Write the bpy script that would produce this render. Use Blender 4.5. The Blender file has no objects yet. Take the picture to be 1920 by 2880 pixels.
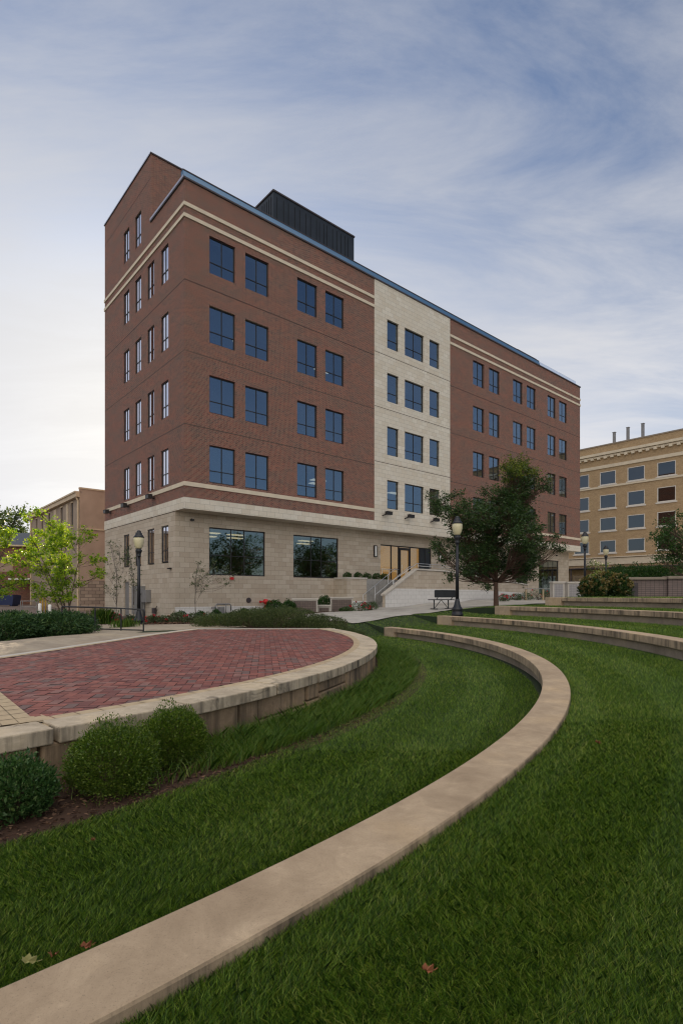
import bpy, bmesh, math, random
import numpy as np
from mathutils import Vector, Matrix
random.seed(7)
rng = np.random.default_rng(7)
R_ = math.radians
scene = bpy.context.scene
col = scene.collection

# ------------------------------------------------------------------ camera
F, YH, EZ = 1534.6, 1674.0, 1.15          # focal length and horizon row (1920x2880 picture), eye height over the lawn
cam_d = bpy.data.cameras.new('camera'); cam = bpy.data.objects.new('camera', cam_d); col.objects.link(cam)
cam_d.sensor_fit = 'VERTICAL'; cam_d.sensor_height = 36.0; cam_d.lens = F / 2880 * 36.0
cam_d.shift_y = (YH - 1440) / 2880
cam_d.clip_start = 0.05; cam_d.clip_end = 3000
cam.location = (0, 0, EZ); cam.rotation_euler = (R_(90), 0, 0)
scene.camera = cam
scene.render.resolution_x, scene.render.resolution_y = 682, 1024

# ------------------------------------------------------------------ sky and sun
SUN_AZ, SUN_EL = -20.5, 15.0              # degrees left of straight ahead, degrees up
sun_dir = Vector((math.sin(R_(SUN_AZ)) * math.cos(R_(SUN_EL)), math.cos(R_(SUN_AZ)) * math.cos(R_(SUN_EL)), math.sin(R_(SUN_EL))))
world = bpy.data.worlds.new('World'); scene.world = world; world.use_nodes = True
nt = world.node_tree; nt.nodes.clear()
def N(t, tree=None, **kw):
    n = (tree or nt).nodes.new(t)
    for k, v in kw.items(): setattr(n, k, v)
    return n
def math_node(tree, op, a, b=None, clamp=False):
    n = tree.nodes.new('ShaderNodeMath'); n.operation = op; n.use_clamp = clamp
    for i, s in enumerate((a, b)):
        if s is None: continue
        if isinstance(s, (int, float)): n.inputs[i].default_value = s
        else: tree.links.new(s, n.inputs[i])
    return n.outputs[0]
L = nt.links.new
tc = N('ShaderNodeTexCoord')
sky = N('ShaderNodeTexSky', sky_type='NISHITA', sun_disc=False, sun_elevation=R_(SUN_EL), sun_rotation=R_(SUN_AZ), air_density=1.0, dust_density=1.2, ozone_density=2.0)
bg1 = N('ShaderNodeBackground'); bg1.inputs['Strength'].default_value = 0.066
tint = N('ShaderNodeMix', data_type='RGBA', blend_type='MULTIPLY'); tint.inputs['Factor'].default_value = 1.0; tint.inputs['B'].default_value = (0.84, 0.96, 1.16, 1); L(sky.outputs[0], tint.inputs['A']); L(tint.outputs['Result'], bg1.inputs['Color'])
sep = N('ShaderNodeSeparateXYZ'); L(tc.outputs['Generated'], sep.inputs[0])
zz = math_node(nt, 'ADD', math_node(nt, 'MAXIMUM', sep.outputs['Z'], 0.0), 0.22)
px_ = math_node(nt, 'DIVIDE', sep.outputs['X'], zz); py_ = math_node(nt, 'DIVIDE', sep.outputs['Y'], zz)
comb = N('ShaderNodeCombineXYZ'); L(px_, comb.inputs[0]); L(py_, comb.inputs[1])
mp = N('ShaderNodeMapping'); mp.inputs['Rotation'].default_value = (0, 0, R_(-35)); mp.inputs['Scale'].default_value = (0.5, 1.7, 1)
L(comb.outputs[0], mp.inputs[0])
nz = N('ShaderNodeTexNoise'); nz.inputs['Scale'].default_value = 2.3; nz.inputs['Detail'].default_value = 9; nz.inputs['Roughness'].default_value = 0.64; nz.inputs['Distortion'].default_value = 0.55
L(mp.outputs[0], nz.inputs['Vector'])
nz2 = N('ShaderNodeTexNoise'); nz2.inputs['Scale'].default_value = 0.75; nz2.inputs['Detail'].default_value = 3
L(comb.outputs[0], nz2.inputs['Vector'])
cm = N('ShaderNodeMapRange'); cm.interpolation_type = 'SMOOTHSTEP'; cm.inputs['From Min'].default_value = 0.30; cm.inputs['From Max'].default_value = 0.68
L(math_node(nt, 'ADD', math_node(nt, 'MULTIPLY', nz.outputs[0], 0.7), math_node(nt, 'MULTIPLY', nz2.outputs[0], 0.3)), cm.inputs['Value'])
# thicker cloud towards the horizon, thinner high up
el = N('ShaderNodeMapRange'); el.inputs['From Min'].default_value = 0.0; el.inputs['From Max'].default_value = 0.75; el.inputs['To Min'].default_value = 0.99; el.inputs['To Max'].default_value = 0.0
L(sep.outputs['Z'], el.inputs['Value'])
dot = N('ShaderNodeVectorMath', operation='DOT_PRODUCT'); dot.inputs[1].default_value = sun_dir
L(tc.outputs['Generated'], dot.inputs[0])
back = N('ShaderNodeMapRange'); back.interpolation_type = 'SMOOTHSTEP'; back.inputs['From Min'].default_value = -0.35; back.inputs['From Max'].default_value = 0.75; back.inputs['To Min'].default_value = 0.22; back.inputs['To Max'].default_value = 1.0
L(dot.outputs['Value'], back.inputs['Value'])
dens = math_node(nt, 'MULTIPLY', math_node(nt, 'ADD', math_node(nt, 'MULTIPLY', cm.outputs[0], 0.70), math_node(nt, 'SUBTRACT', el.outputs[0], 0.16), clamp=True), back.outputs[0], clamp=True)
# cloud brightness: forward scattering round the sun
d01 = math_node(nt, 'MAXIMUM', dot.outputs['Value'], 0.0)
glow = math_node(nt, 'ADD', math_node(nt, 'MULTIPLY', math_node(nt, 'POWER', d01, 9.0), 0.05), math_node(nt, 'MULTIPLY', math_node(nt, 'POWER', d01, 60.0), 0.07))
ccol = N('ShaderNodeMix', data_type='RGBA'); ccol.inputs['A'].default_value = (0.62, 0.63, 0.67, 1); ccol.inputs['B'].default_value = (0.73, 0.70, 0.65, 1)
L(math_node(nt, 'MULTIPLY', glow, 6.0, clamp=True), ccol.inputs['Factor'])
bg2 = N('ShaderNodeBackground'); L(ccol.outputs['Result'], bg2.inputs['Color'])
low = N('ShaderNodeMapRange'); low.inputs['From Min'].default_value = 0.0; low.inputs['From Max'].default_value = 0.6; low.inputs['To Min'].default_value = 0.80; low.inputs['To Max'].default_value = 0.58
L(sep.outputs['Z'], low.inputs['Value'])
L(math_node(nt, 'ADD', low.outputs[0], glow), bg2.inputs['Strength'])
near_sun = N('ShaderNodeMapRange'); near_sun.interpolation_type = 'SMOOTHSTEP'; near_sun.inputs['From Min'].default_value = 0.60; near_sun.inputs['From Max'].default_value = 1.0; near_sun.inputs['To Max'].default_value = 0.9; L(dot.outputs['Value'], near_sun.inputs['Value'])
hi = N('ShaderNodeMapRange'); hi.interpolation_type = 'SMOOTHSTEP'; hi.inputs['From Min'].default_value = 0.30; hi.inputs['From Max'].default_value = 0.66; hi.inputs['To Min'].default_value = 1.0; hi.inputs['To Max'].default_value = 0.12; L(sep.outputs['Z'], hi.inputs['Value'])
dens = math_node(nt, 'SUBTRACT', 1.0, math_node(nt, 'MULTIPLY', math_node(nt, 'SUBTRACT', 1.0, dens), math_node(nt, 'SUBTRACT', 1.0, math_node(nt, 'MULTIPLY', near_sun.outputs[0], hi.outputs[0]))), clamp=True)
mixw = N('ShaderNodeMixShader'); L(dens, mixw.inputs[0]); L(bg1.outputs[0], mixw.inputs[1]); L(bg2.outputs[0], mixw.inputs[2])
# added warm-white fill outside the view, overhead and behind, brightening shaded surfaces
def sstep(src, a, b, tree=nt):
    n = N('ShaderNodeMapRange'); n.interpolation_type = 'SMOOTHSTEP'; n.inputs['From Min'].default_value = a; n.inputs['From Max'].default_value = b; L(src, n.inputs['Value']); return n.outputs[0]
bright = math_node(nt, 'MAXIMUM', sstep(sep.outputs['Z'], 0.74, 0.92), sstep(sep.outputs['Y'], -0.38, -0.75))
bg3 = N('ShaderNodeBackground'); bg3.inputs['Color'].default_value = (1.0, 0.93, 0.84, 1); bg3.inputs['Strength'].default_value = 1.05
mixb = N('ShaderNodeMixShader'); L(math_node(nt, 'MULTIPLY', bright, 0.92), mixb.inputs[0]); L(mixw.outputs[0], mixb.inputs[1]); L(bg3.outputs[0], mixb.inputs[2])
wo = N('ShaderNodeOutputWorld'); L(mixb.outputs[0], wo.inputs[0])

sd = bpy.data.lights.new('sun', 'SUN'); sd.energy = 4.5; sd.angle = R_(0.6); sd.color = (1.0, 0.80, 0.56)
sun = bpy.data.objects.new('sun', sd); col.objects.link(sun)
sun.rotation_euler = sun_dir.to_track_quat('Z', 'Y').to_euler(); sun.location = (0, 0, 60)
scene.view_settings.view_transform = 'Standard'; scene.view_settings.look = 'None'
scene.view_settings.exposure = 0.75; scene.view_settings.gamma = 1.0
scene.render.engine = 'CYCLES'
scene.cycles.filter_width = 1.2; scene.cycles.max_bounces = 8; scene.cycles.transparent_max_bounces = 12

# ------------------------------------------------------------------ materials
def new_mat(name):
    m = bpy.data.materials.new(name); m.use_nodes = True
    t = m.node_tree; b = t.nodes['Principled BSDF']
    return m, t, b
def rgba(c): return (c[0], c[1], c[2], 1)
def noise(t, scale, detail=4, rough=0.55, vec=None, dist=0.0):
    n = t.nodes.new('ShaderNodeTexNoise'); n.inputs['Scale'].default_value = scale; n.inputs['Detail'].default_value = detail
    n.inputs['Roughness'].default_value = rough; n.inputs['Distortion'].default_value = dist
    if vec is None:
        tcn = t.nodes.new('ShaderNodeTexCoord'); vec = tcn.outputs['Object']
    t.links.new(vec, n.inputs['Vector'])
    return n.outputs[0]
def ramp(t, fac, stops):
    r = t.nodes.new('ShaderNodeValToRGB'); e = r.color_ramp.elements
    while len(e) < len(stops): e.new(0.5)
    for i, (p, c) in enumerate(stops): e[i].position = p; e[i].color = rgba(c)
    t.links.new(fac, r.inputs[0]); return r.outputs[0]
def mixc(t, fac, a, b, mode='MIX'):
    n = t.nodes.new('ShaderNodeMix'); n.data_type = 'RGBA'; n.blend_type = mode
    for k, s in (('Factor', fac), ('A', a), ('B', b)):
        if isinstance(s, (int, float)): n.inputs[k].default_value = s
        elif isinstance(s, tuple): n.inputs[k].default_value = rgba(s)
        else: t.links.new(s, n.inputs[k])
    return n.outputs['Result']
def bump(t, b, h, strength=0.3, dist=0.01):
    n = t.nodes.new('ShaderNodeBump'); n.inputs['Strength'].default_value = strength; n.inputs['Distance'].default_value = dist
    t.links.new(h, n.inputs['Height']); t.links.new(n.outputs[0], b.inputs['Normal'])
def simple(name, c, rough=0.6, metal=0.0, var=0.12, scale=3.0, spec=0.5):
    m, t, b = new_mat(name)
    n = noise(t, scale, 6)
    lo = tuple(x * (1 - var) for x in c); hi = tuple(min(1, x * (1 + var)) for x in c)
    t.links.new(ramp(t, n, [(0.3, lo), (0.7, hi)]), b.inputs['Base Color'])
    b.inputs['Roughness'].default_value = rough; b.inputs['Metallic'].default_value = metal
    b.inputs['Specular IOR Level'].default_value = spec
    return m
def masonry_vec(t):
    """wall coordinates in metres: runs along either wall direction and up"""
    tcn = t.nodes.new('ShaderNodeTexCoord'); s = t.nodes.new('ShaderNodeSeparateXYZ'); t.links.new(tcn.outputs['Object'], s.inputs[0])
    c = t.nodes.new('ShaderNodeCombineXYZ')
    t.links.new(math_node(t, 'ADD', s.outputs[0], s.outputs[1]), c.inputs[0]); t.links.new(s.outputs[2], c.inputs[1])
    return c.outputs[0], tcn.outputs['Object']
def brick_tex(t, vec, w, h, mortar, c1, c2, cm_, offset=0.5, bias=0.0, smooth=0.1):
    n = t.nodes.new('ShaderNodeTexBrick'); n.offset = offset; n.squash = 1.0
    n.inputs['Scale'].default_value = 1.0; n.inputs['Brick Width'].default_value = w; n.inputs['Row Height'].default_value = h
    n.inputs['Mortar Size'].default_value = mortar; n.inputs['Mortar Smooth'].default_value = smooth; n.inputs['Bias'].default_value = bias
    for k, c in (('Color1', c1), ('Color2', c2), ('Mortar', cm_)):
        if isinstance(c, tuple): n.inputs[k].default_value = rgba(c)
        else: t.links.new(c, n.inputs[k])
    t.links.new(vec, n.inputs['Vector']); return n
def mat_brick(name, reds, greys, mortar, w=0.203, h=0.0677, patch=0.5):
    m, t, b = new_mat(name); vec, obj = masonry_vec(t)
    mp = t.nodes.new('ShaderNodeMapping'); mp.inputs['Scale'].default_value = (1, 2.6, 1); t.links.new(vec, mp.inputs[0])
    n1 = noise(t, 0.55, 7, 0.62, mp.outputs[0]); n2 = noise(t, 9.0, 3, 0.6, mp.outputs[0])
    f = math_node(t, 'ADD', math_node(t, 'MULTIPLY', n1, 0.5), math_node(t, 'MULTIPLY', n2, 0.5))
    c1 = ramp(t, f, [(0.40, reds[0]), (0.56, greys[0])]); c2 = ramp(t, f, [(0.46, reds[1]), (0.62, greys[1])])
    bt = brick_tex(t, vec, w, h, 0.008, c1, c2, mortar)
    t.links.new(bt.outputs['Color'], b.inputs['Base Color']); b.inputs['Roughness'].default_value = 0.85
    bump(t, b, math_node(t, 'SUBTRACT', 1.0, bt.outputs['Fac']), 0.5, 0.006)
    return m
def mat_stone(name, ca, cb, w=0.61, h=0.305, joint=(0.12, 0.105, 0.085), jw=0.006, offset=0.5, rough=0.8):
    m, t, b = new_mat(name); vec, obj = masonry_vec(t)
    n1 = noise(t, 0.5, 5, 0.6, vec); n2 = noise(t, 14, 6, 0.65, obj)
    c1 = ramp(t, n1, [(0.35, ca), (0.65, tuple(x * 0.88 for x in ca))]); c2 = ramp(t, n1, [(0.35, cb), (0.65, tuple(x * 1.06 for x in cb))])
    bt = brick_tex(t, vec, w, h, jw, c1, c2, joint, offset=offset)
    c = mixc(t, 0.35, bt.outputs['Color'], ramp(t, n2, [(0.3, (0.72, 0.72, 0.72)), (0.7, (1.1, 1.08, 1.05))]), 'MULTIPLY')
    t.links.new(c, b.inputs['Base Color']); b.inputs['Roughness'].default_value = rough
    bump(t, b, bt.outputs['Fac'], -0.35, 0.006)
    return m
def mat_concrete(name, c, dark=0.6, scale=1.2, streaks=False, speck=0.15, rough=0.85):
    m, t, b = new_mat(name); tcn = t.nodes.new('ShaderNodeTexCoord'); ob = tcn.outputs['Object']
    n1 = noise(t, scale, 8, 0.6, ob); n2 = noise(t, scale * 170, 3, 0.75, ob); n3 = noise(t, scale * 5, 5, 0.6, ob)
    cc = ramp(t, n1, [(0.32, (c[0] * 0.76, c[1] * 0.74, c[2] * 0.72)), (0.52, c), (0.70, (c[0] * 1.20, c[1] * 1.16, c[2] * 1.06))])
    cc = mixc(t, 1.0, cc, ramp(t, n2, [(0.28, (1 - speck * 2.2,) * 3), (0.42, (1, 1, 1)), (0.8, (1 + speck * .4,) * 3)]), 'MULTIPLY')
    cc = mixc(t, 0.8, cc, ramp(t, n3, [(0.3, (0.82, 0.80, 0.77)), (0.7, (1.06, 1.05, 1.03))]), 'MULTIPLY')
    scf = ramp(t, noise(t, scale * 3.2, 8, 0.78, ob, 1.6), [(0.40, (0.86, 0.85, 0.84)), (0.56, (1, 1, 1)), (0.70, (1.25, 1.25, 1.24))]); cc = mixc(t, 0.8, cc, scf, 'MULTIPLY')
    if streaks == 2:
        bl = noise(t, 2.1, 7, 0.72, ob, 0.8)
        cc = mixc(t, math_node(t, 'MULTIPLY', math_node(t, 'SUBTRACT', bl, 0.57), 7.0, clamp=True), cc, (0.07, 0.062, 0.05))
    if streaks:    # black weathering runs on upright faces
        g = t.nodes.new('ShaderNodeNewGeometry'); s = t.nodes.new('ShaderNodeSeparateXYZ'); t.links.new(g.outputs['Normal'], s.inputs[0])
        up = math_node(t, 'SUBTRACT', 1.0, math_node(t, 'ABSOLUTE', s.outputs[2]), clamp=True)
        mpn = t.nodes.new('ShaderNodeMapping'); mpn.inputs['Scale'].default_value = (7, 7, 0.55); t.links.new(ob, mpn.inputs[0])
        ns = noise(t, 1.0, 5, 0.7, mpn.outputs[0]); nl = noise(t, 0.9, 3, 0.5, ob)
        f = math_node(t, 'MULTIPLY', math_node(t, 'MULTIPLY', math_node(t, 'SUBTRACT', math_node(t, 'ADD', math_node(t, 'MULTIPLY', ns, 1.0), math_node(t, 'MULTIPLY', nl, 0.5)), 0.70, ), 3.6, clamp=True), up, clamp=True)
        cc = mixc(t, f, cc, (0.035, 0.032, 0.028))
    t.links.new(cc, b.inputs['Base Color']); b.inputs['Roughness'].default_value = rough; b.inputs['Specular IOR Level'].default_value = 0.3
    bump(t, b, n2, 0.25, 0.004)
    return m
def mat_leaf(name, stops, trans=0.35, gloss=0.5, tcol=1.6, rnd=0.6, nscale=0.9):
    m, t, b = new_mat(name)
    g = t.nodes.new('ShaderNodeNewGeometry'); n = noise(t, nscale, 3)
    f = math_node(t, 'ADD', math_node(t, 'MULTIPLY', g.outputs['Random Per Island'], rnd), math_node(t, 'MULTIPLY', n, 1 - rnd))
    c = ramp(t, f, stops)
    t.links.new(c, b.inputs['Base Color']); b.inputs['Roughness'].default_value = gloss; b.inputs['Specular IOR Level'].default_value = 0.35
    tr = t.nodes.new('ShaderNodeBsdfTranslucent'); mx = t.nodes.new('ShaderNodeMixShader'); mx.inputs[0].default_value = trans
    t.links.new(mixc(t, 1.0, c, (tcol, tcol, tcol * 0.5), 'MULTIPLY'), tr.inputs[0])
    t.links.new(b.outputs[0], mx.inputs[1]); t.links.new(tr.outputs[0], mx.inputs[2])
    t.links.new(mx.outputs[0], t.nodes['Material Output'].inputs[0])
    return m
def mat_glass(name, refl=0.5, tint=(0.85, 0.93, 1.0), through=(0.35, 0.42, 0.45)):
    m, t, b = new_mat(name); t.nodes.remove(b)
    gl = t.nodes.new('ShaderNodeBsdfGlossy'); gl.inputs['Roughness'].default_value = 0.015; gl.inputs['Color'].default_value = rgba(tint)
    nb = noise(t, 0.7, 2); bp = t.nodes.new('ShaderNodeBump'); bp.inputs['Strength'].default_value = 0.03; bp.inputs['Distance'].default_value = 0.02
    t.links.new(nb, bp.inputs['Height']); t.links.new(bp.outputs[0], gl.inputs['Normal'])
    tr = t.nodes.new('ShaderNodeBsdfTransparent'); tr.inputs[0].default_value = rgba(through)
    lw = t.nodes.new('ShaderNodeLayerWeight'); lw.inputs['Blend'].default_value = 0.5
    f = math_node(t, 'ADD', refl, math_node(t, 'MULTIPLY', math_node(t, 'POWER', lw.outputs['Facing'], 3.0), 1 - refl), clamp=True)
    mx = t.nodes.new('ShaderNodeMixShader'); t.links.new(f, mx.inputs[0]); t.links.new(tr.outputs[0], mx.inputs[1]); t.links.new(gl.outputs[0], mx.inputs[2])
    t.links.new(mx.outputs[0], t.nodes['Material Output'].inputs[0])
    return m
def mat_emit(name, c, s):
    m, t, b = new_mat(name); b.inputs['Base Color'].default_value = rgba(c); b.inputs['Emission Color'].default_value = rgba(c); b.inputs['Emission Strength'].default_value = s
    return m
def mat_grass(name, stops):
    m = mat_leaf(name, stops, trans=0.25, gloss=0.4, tcol=1.4, rnd=0.70, nscale=0.55); t = m.node_tree  # broad noise tint paints patches of warm reflected light into the blade colour
    return m

M = {}
M['brick'] = mat_brick('red brick', ((0.115, 0.030, 0.025), (0.225, 0.067, 0.047)), ((0.056, 0.034, 0.036), (0.125, 0.071, 0.065)), (0.34, 0.24, 0.18))
M['tan_brick'] = mat_brick('tan brick', ((0.34, 0.235, 0.125), (0.43, 0.31, 0.185)), ((0.25, 0.17, 0.09), (0.35, 0.245, 0.145)), (0.34, 0.25, 0.15))
M['old_brick'] = mat_brick('old red brick', ((0.17, 0.05, 0.035), (0.22, 0.08, 0.05)), ((0.10, 0.04, 0.03), (0.2, 0.12, 0.09)), (0.2, 0.14, 0.1))
M['stone'] = mat_stone('limestone ashlar', (0.53, 0.465, 0.385), (0.40, 0.335, 0.265), joint=(0.17, 0.15, 0.125))
M['stone_pale'] = mat_stone('pale limestone', (0.70, 0.66, 0.585), (0.58, 0.525, 0.44), joint=(0.27, 0.245, 0.21))
M['white_stone'] = mat_stone('white stone base course', (0.68, 0.67, 0.66), (0.60, 0.59, 0.58), joint=(0.25, 0.24, 0.23))
M['cast'] = simple('cast stone band', (0.60, 0.525, 0.415), 0.8, var=0.08, scale=2)
M['dark_joint'] = simple('dark joint', (0.06, 0.04, 0.035), 0.9)
M['frame'] = simple('dark bronze window frame', (0.022, 0.020, 0.022), 0.45, 0.3)
M['glass'] = mat_glass('window glass', 0.22, (0.72, 0.87, 1.0), (0.36, 0.40, 0.44))
M['glass_side'] = mat_glass('window glass bright', 0.62, (0.86, 0.88, 1.0))
M['glass_low'] = mat_glass('clear ground floor glass', 0.20, (0.8, 0.9, 0.92), (0.42, 0.42, 0.38))
M['glass_dark'] = mat_glass('dark old window glass', 0.13, (0.8, 0.88, 0.95), (0.3, 0.28, 0.26))
M['glass_entry'] = mat_glass('clear entrance glass', 0.10, (0.8, 0.9, 0.9), (0.75, 0.75, 0.72))
M['blue_metal'] = simple('blue metal coping', (0.07, 0.165, 0.30), 0.4, 0.3, var=0.06)
M['flash'] = simple('pale metal flashing', (0.42, 0.42, 0.50), 0.4, 0.5, var=0.06)
M['trim'] = simple('dark trim', (0.045, 0.035, 0.04), 0.6)
M['panel'] = simple('dark metal cladding', (0.028, 0.034, 0.042), 0.42, 0.4, var=0.15, scale=1)
M['panel2'] = simple('dark metal cladding seam', (0.012, 0.014, 0.018), 0.5, 0.4)
M['inner'] = simple('interior wall', (0.22, 0.19, 0.16), 0.9)
M['inner_dark'] = simple('interior dark', (0.06, 0.05, 0.045), 0.9)
M['lamp_strip'] = mat_emit('ceiling lamp', (1.0, 0.86, 0.6), 1.6)
M['blind'] = simple('roller blind', (0.35, 0.38, 0.36), 0.9)
M['grey_con'] = mat_concrete('grey concrete', (0.30, 0.30, 0.30), speck=0.05)
M['walk'] = mat_concrete('pale pavement', (0.40, 0.39, 0.375), speck=0.06, scale=0.5)
M['walk_tan'] = mat_concrete('tan pavement', (0.36, 0.31, 0.25), speck=0.06, scale=0.5)
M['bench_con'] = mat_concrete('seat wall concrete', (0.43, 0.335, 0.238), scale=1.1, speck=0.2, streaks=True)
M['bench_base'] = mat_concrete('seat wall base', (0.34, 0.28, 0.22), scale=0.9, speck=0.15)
M['end_block'] = mat_concrete('seat wall end block', (0.42, 0.33, 0.24), scale=0.9, speck=0.15)
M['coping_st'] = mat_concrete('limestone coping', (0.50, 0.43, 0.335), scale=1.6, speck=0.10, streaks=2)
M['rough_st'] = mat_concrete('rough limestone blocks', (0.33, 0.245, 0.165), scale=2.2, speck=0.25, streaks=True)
M['asphalt'] = mat_concrete('asphalt', (0.16, 0.13, 0.12), speck=0.1)
M['sand'] = simple('joint sand', (0.035, 0.025, 0.022), 0.95)
M['tan_paver'] = simple('tan border paver', (0.43, 0.335, 0.215), 0.8, var=0.15, scale=8)
M['steel'] = simple('brushed steel', (0.55, 0.56, 0.58), 0.3, 0.9, var=0.05)
M['post_metal'] = simple('black painted metal', (0.018, 0.020, 0.026), 0.42, 0.2)
M['white'] = simple('white paint', (0.78, 0.78, 0.76), 0.6, var=0.04)
M['yellow'] = simple('yellow paint', (0.42, 0.25, 0.03), 0.6)
M['red'] = simple('red paint', (0.45, 0.012, 0.015), 0.4)
M['grey_metal'] = simple('grey metal', (0.22, 0.22, 0.225), 0.5, 0.3)
M['stucco'] = simple('tan stucco', (0.36, 0.27, 0.21), 0.95, var=0.12, scale=0.8)
M['stucco2'] = simple('darker grey tan stucco', (0.30, 0.24, 0.19), 0.95, var=0.14, scale=0.8)  # darker, greyer tone for the side wall
M['gutter'] = simple('cream gutter', (0.50, 0.40, 0.28), 0.7)
M['rubble'] = mat_stone('rubble stone foundation', (0.40, 0.32, 0.26), (0.22, 0.17, 0.14), 0.7, 0.32, (0.09, 0.07, 0.06), 0.02)
M['mono'] = mat_stone('grey brown panel tiles', (0.16, 0.125, 0.11), (0.13, 0.10, 0.09), 0.16, 0.11, (0.05, 0.04, 0.04), 0.006, 0.0)
M['mono_lt'] = mat_stone('pale grey panel tiles', (0.34, 0.33, 0.34), (0.30, 0.29, 0.30), 0.16, 0.11, (0.18, 0.17, 0.18), 0.006, 0.0)
M['cap'] = simple('pale stone cap', (0.47, 0.44, 0.40), 0.8, var=0.08)
M['blockwall'] = mat_stone('brown grey stack bond brick', (0.20, 0.15, 0.14), (0.16, 0.125, 0.12), 0.2, 0.1, (0.04, 0.035, 0.035), 0.007, 0.0)
M['cap_brown'] = simple('brown stone cap', (0.24, 0.20, 0.16), 0.8)
M['mulch'] = mat_concrete('brown bark mulch', (0.055, 0.030, 0.020), speck=0.35, scale=1.5)
M['chip'] = mat_leaf('bark chips', [(0.2, (0.03, 0.015, 0.01)), (0.5, (0.07, 0.035, 0.022)), (0.8, (0.17, 0.10, 0.06))], 0.02, 0.8)
M['soil_grass'] = simple('lawn ground', (0.016, 0.030, 0.010), 0.95, var=0.3, scale=3)
M['bark'] = simple('bark', (0.10, 0.070, 0.050), 0.9, var=0.3, scale=14)
M['bark_red'] = simple('reddish bark', (0.085, 0.048, 0.034), 0.9, var=0.3, scale=14)
M['bark_grey'] = simple('grey bark', (0.16, 0.14, 0.12), 0.9, var=0.3, scale=14)
M['grass'] = mat_grass('lawn grass blades', [(0.22, (0.013, 0.036, 0.005)), (0.42, (0.046, 0.115, 0.012)), (0.60, (0.110, 0.215, 0.022)), (0.78, (0.25, 0.36, 0.045)), (0.92, (0.48, 0.44, 0.16))])
M['tall_grass'] = mat_grass('long grass blades', [(0.2, (0.035, 0.085, 0.014)), (0.55, (0.09, 0.19, 0.025)), (0.9, (0.22, 0.27, 0.06))])
M['leaf_dark'] = mat_leaf('dark pear leaves', [(0.2, (0.014, 0.038, 0.012)), (0.5, (0.032, 0.070, 0.020)), (0.8, (0.065, 0.115, 0.030)), (0.95, (0.15, 0.19, 0.05))], 0.25, 0.4)
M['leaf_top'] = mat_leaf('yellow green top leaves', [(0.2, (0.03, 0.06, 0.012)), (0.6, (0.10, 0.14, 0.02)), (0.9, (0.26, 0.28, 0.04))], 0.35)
M['leaf_bright'] = mat_leaf('bright green leaves', [(0.2, (0.06, 0.13, 0.012)), (0.5, (0.16, 0.26, 0.02)), (0.85, (0.36, 0.42, 0.04))], 0.5, 0.35, 2.0)
M['leaf_olive'] = mat_leaf('small olive leaves', [(0.2, (0.045, 0.07, 0.035)), (0.6, (0.09, 0.12, 0.06)), (0.9, (0.17, 0.19, 0.11))], 0.3)
M['leaf_mid'] = mat_leaf('mid green leaves', [(0.2, (0.015, 0.05, 0.014)), (0.6, (0.035, 0.09, 0.02)), (0.9, (0.08, 0.14, 0.035))], 0.3)
M['leaf_box'] = mat_leaf('boxwood leaves', [(0.2, (0.035, 0.075, 0.010)), (0.55, (0.085, 0.150, 0.018)), (0.9, (0.20, 0.25, 0.05))], 0.3, 0.35)
M['leaf_blue'] = mat_leaf('blue green leaves', [(0.2, (0.022, 0.06, 0.018)), (0.6, (0.055, 0.125, 0.038)), (0.9, (0.16, 0.22, 0.09))], 0.3, 0.4)
M['leaf_juniper'] = mat_leaf('juniper foliage', [(0.2, (0.012, 0.042, 0.014)), (0.6, (0.035, 0.088, 0.026)), (0.9, (0.10, 0.16, 0.045))], 0.15, 0.6)
M['leaf_sage'] = mat_leaf('grey green spreading shrub', [(0.2, (0.03, 0.05, 0.018)), (0.55, (0.07, 0.10, 0.035)), (0.9, (0.14, 0.16, 0.07))], 0.25, 0.6)
M['bloom_tan'] = mat_leaf('faded hydrangea blooms', [(0.2, (0.10, 0.08, 0.03)), (0.6, (0.20, 0.16, 0.06)), (0.9, (0.34, 0.26, 0.12))], 0.3)
M['petal_red'] = mat_leaf('red petals', [(0.2, (0.35, 0.01, 0.02)), (0.6, (0.5, 0.02, 0.05)), (0.9, (0.65, 0.12, 0.15))], 0.3)
M['petal_pink'] = mat_leaf('pink petals', [(0.2, (0.6, 0.02, 0.10)), (0.9, (0.75, 0.10, 0.22))], 0.3)
M['leaf_far'] = mat_leaf('far tree leaves', [(0.2, (0.03, 0.06, 0.02)), (0.6, (0.07, 0.11, 0.03)), (0.9, (0.14, 0.17, 0.05))], 0.35)
M['dry_leaf'] = simple('dry orange leaf', (0.22, 0.075, 0.028), 0.7, var=0.3, scale=30)
M['pale_leaf'] = simple('pale yellow leaf', (0.26, 0.25, 0.09), 0.7, var=0.2, scale=30)

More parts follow.
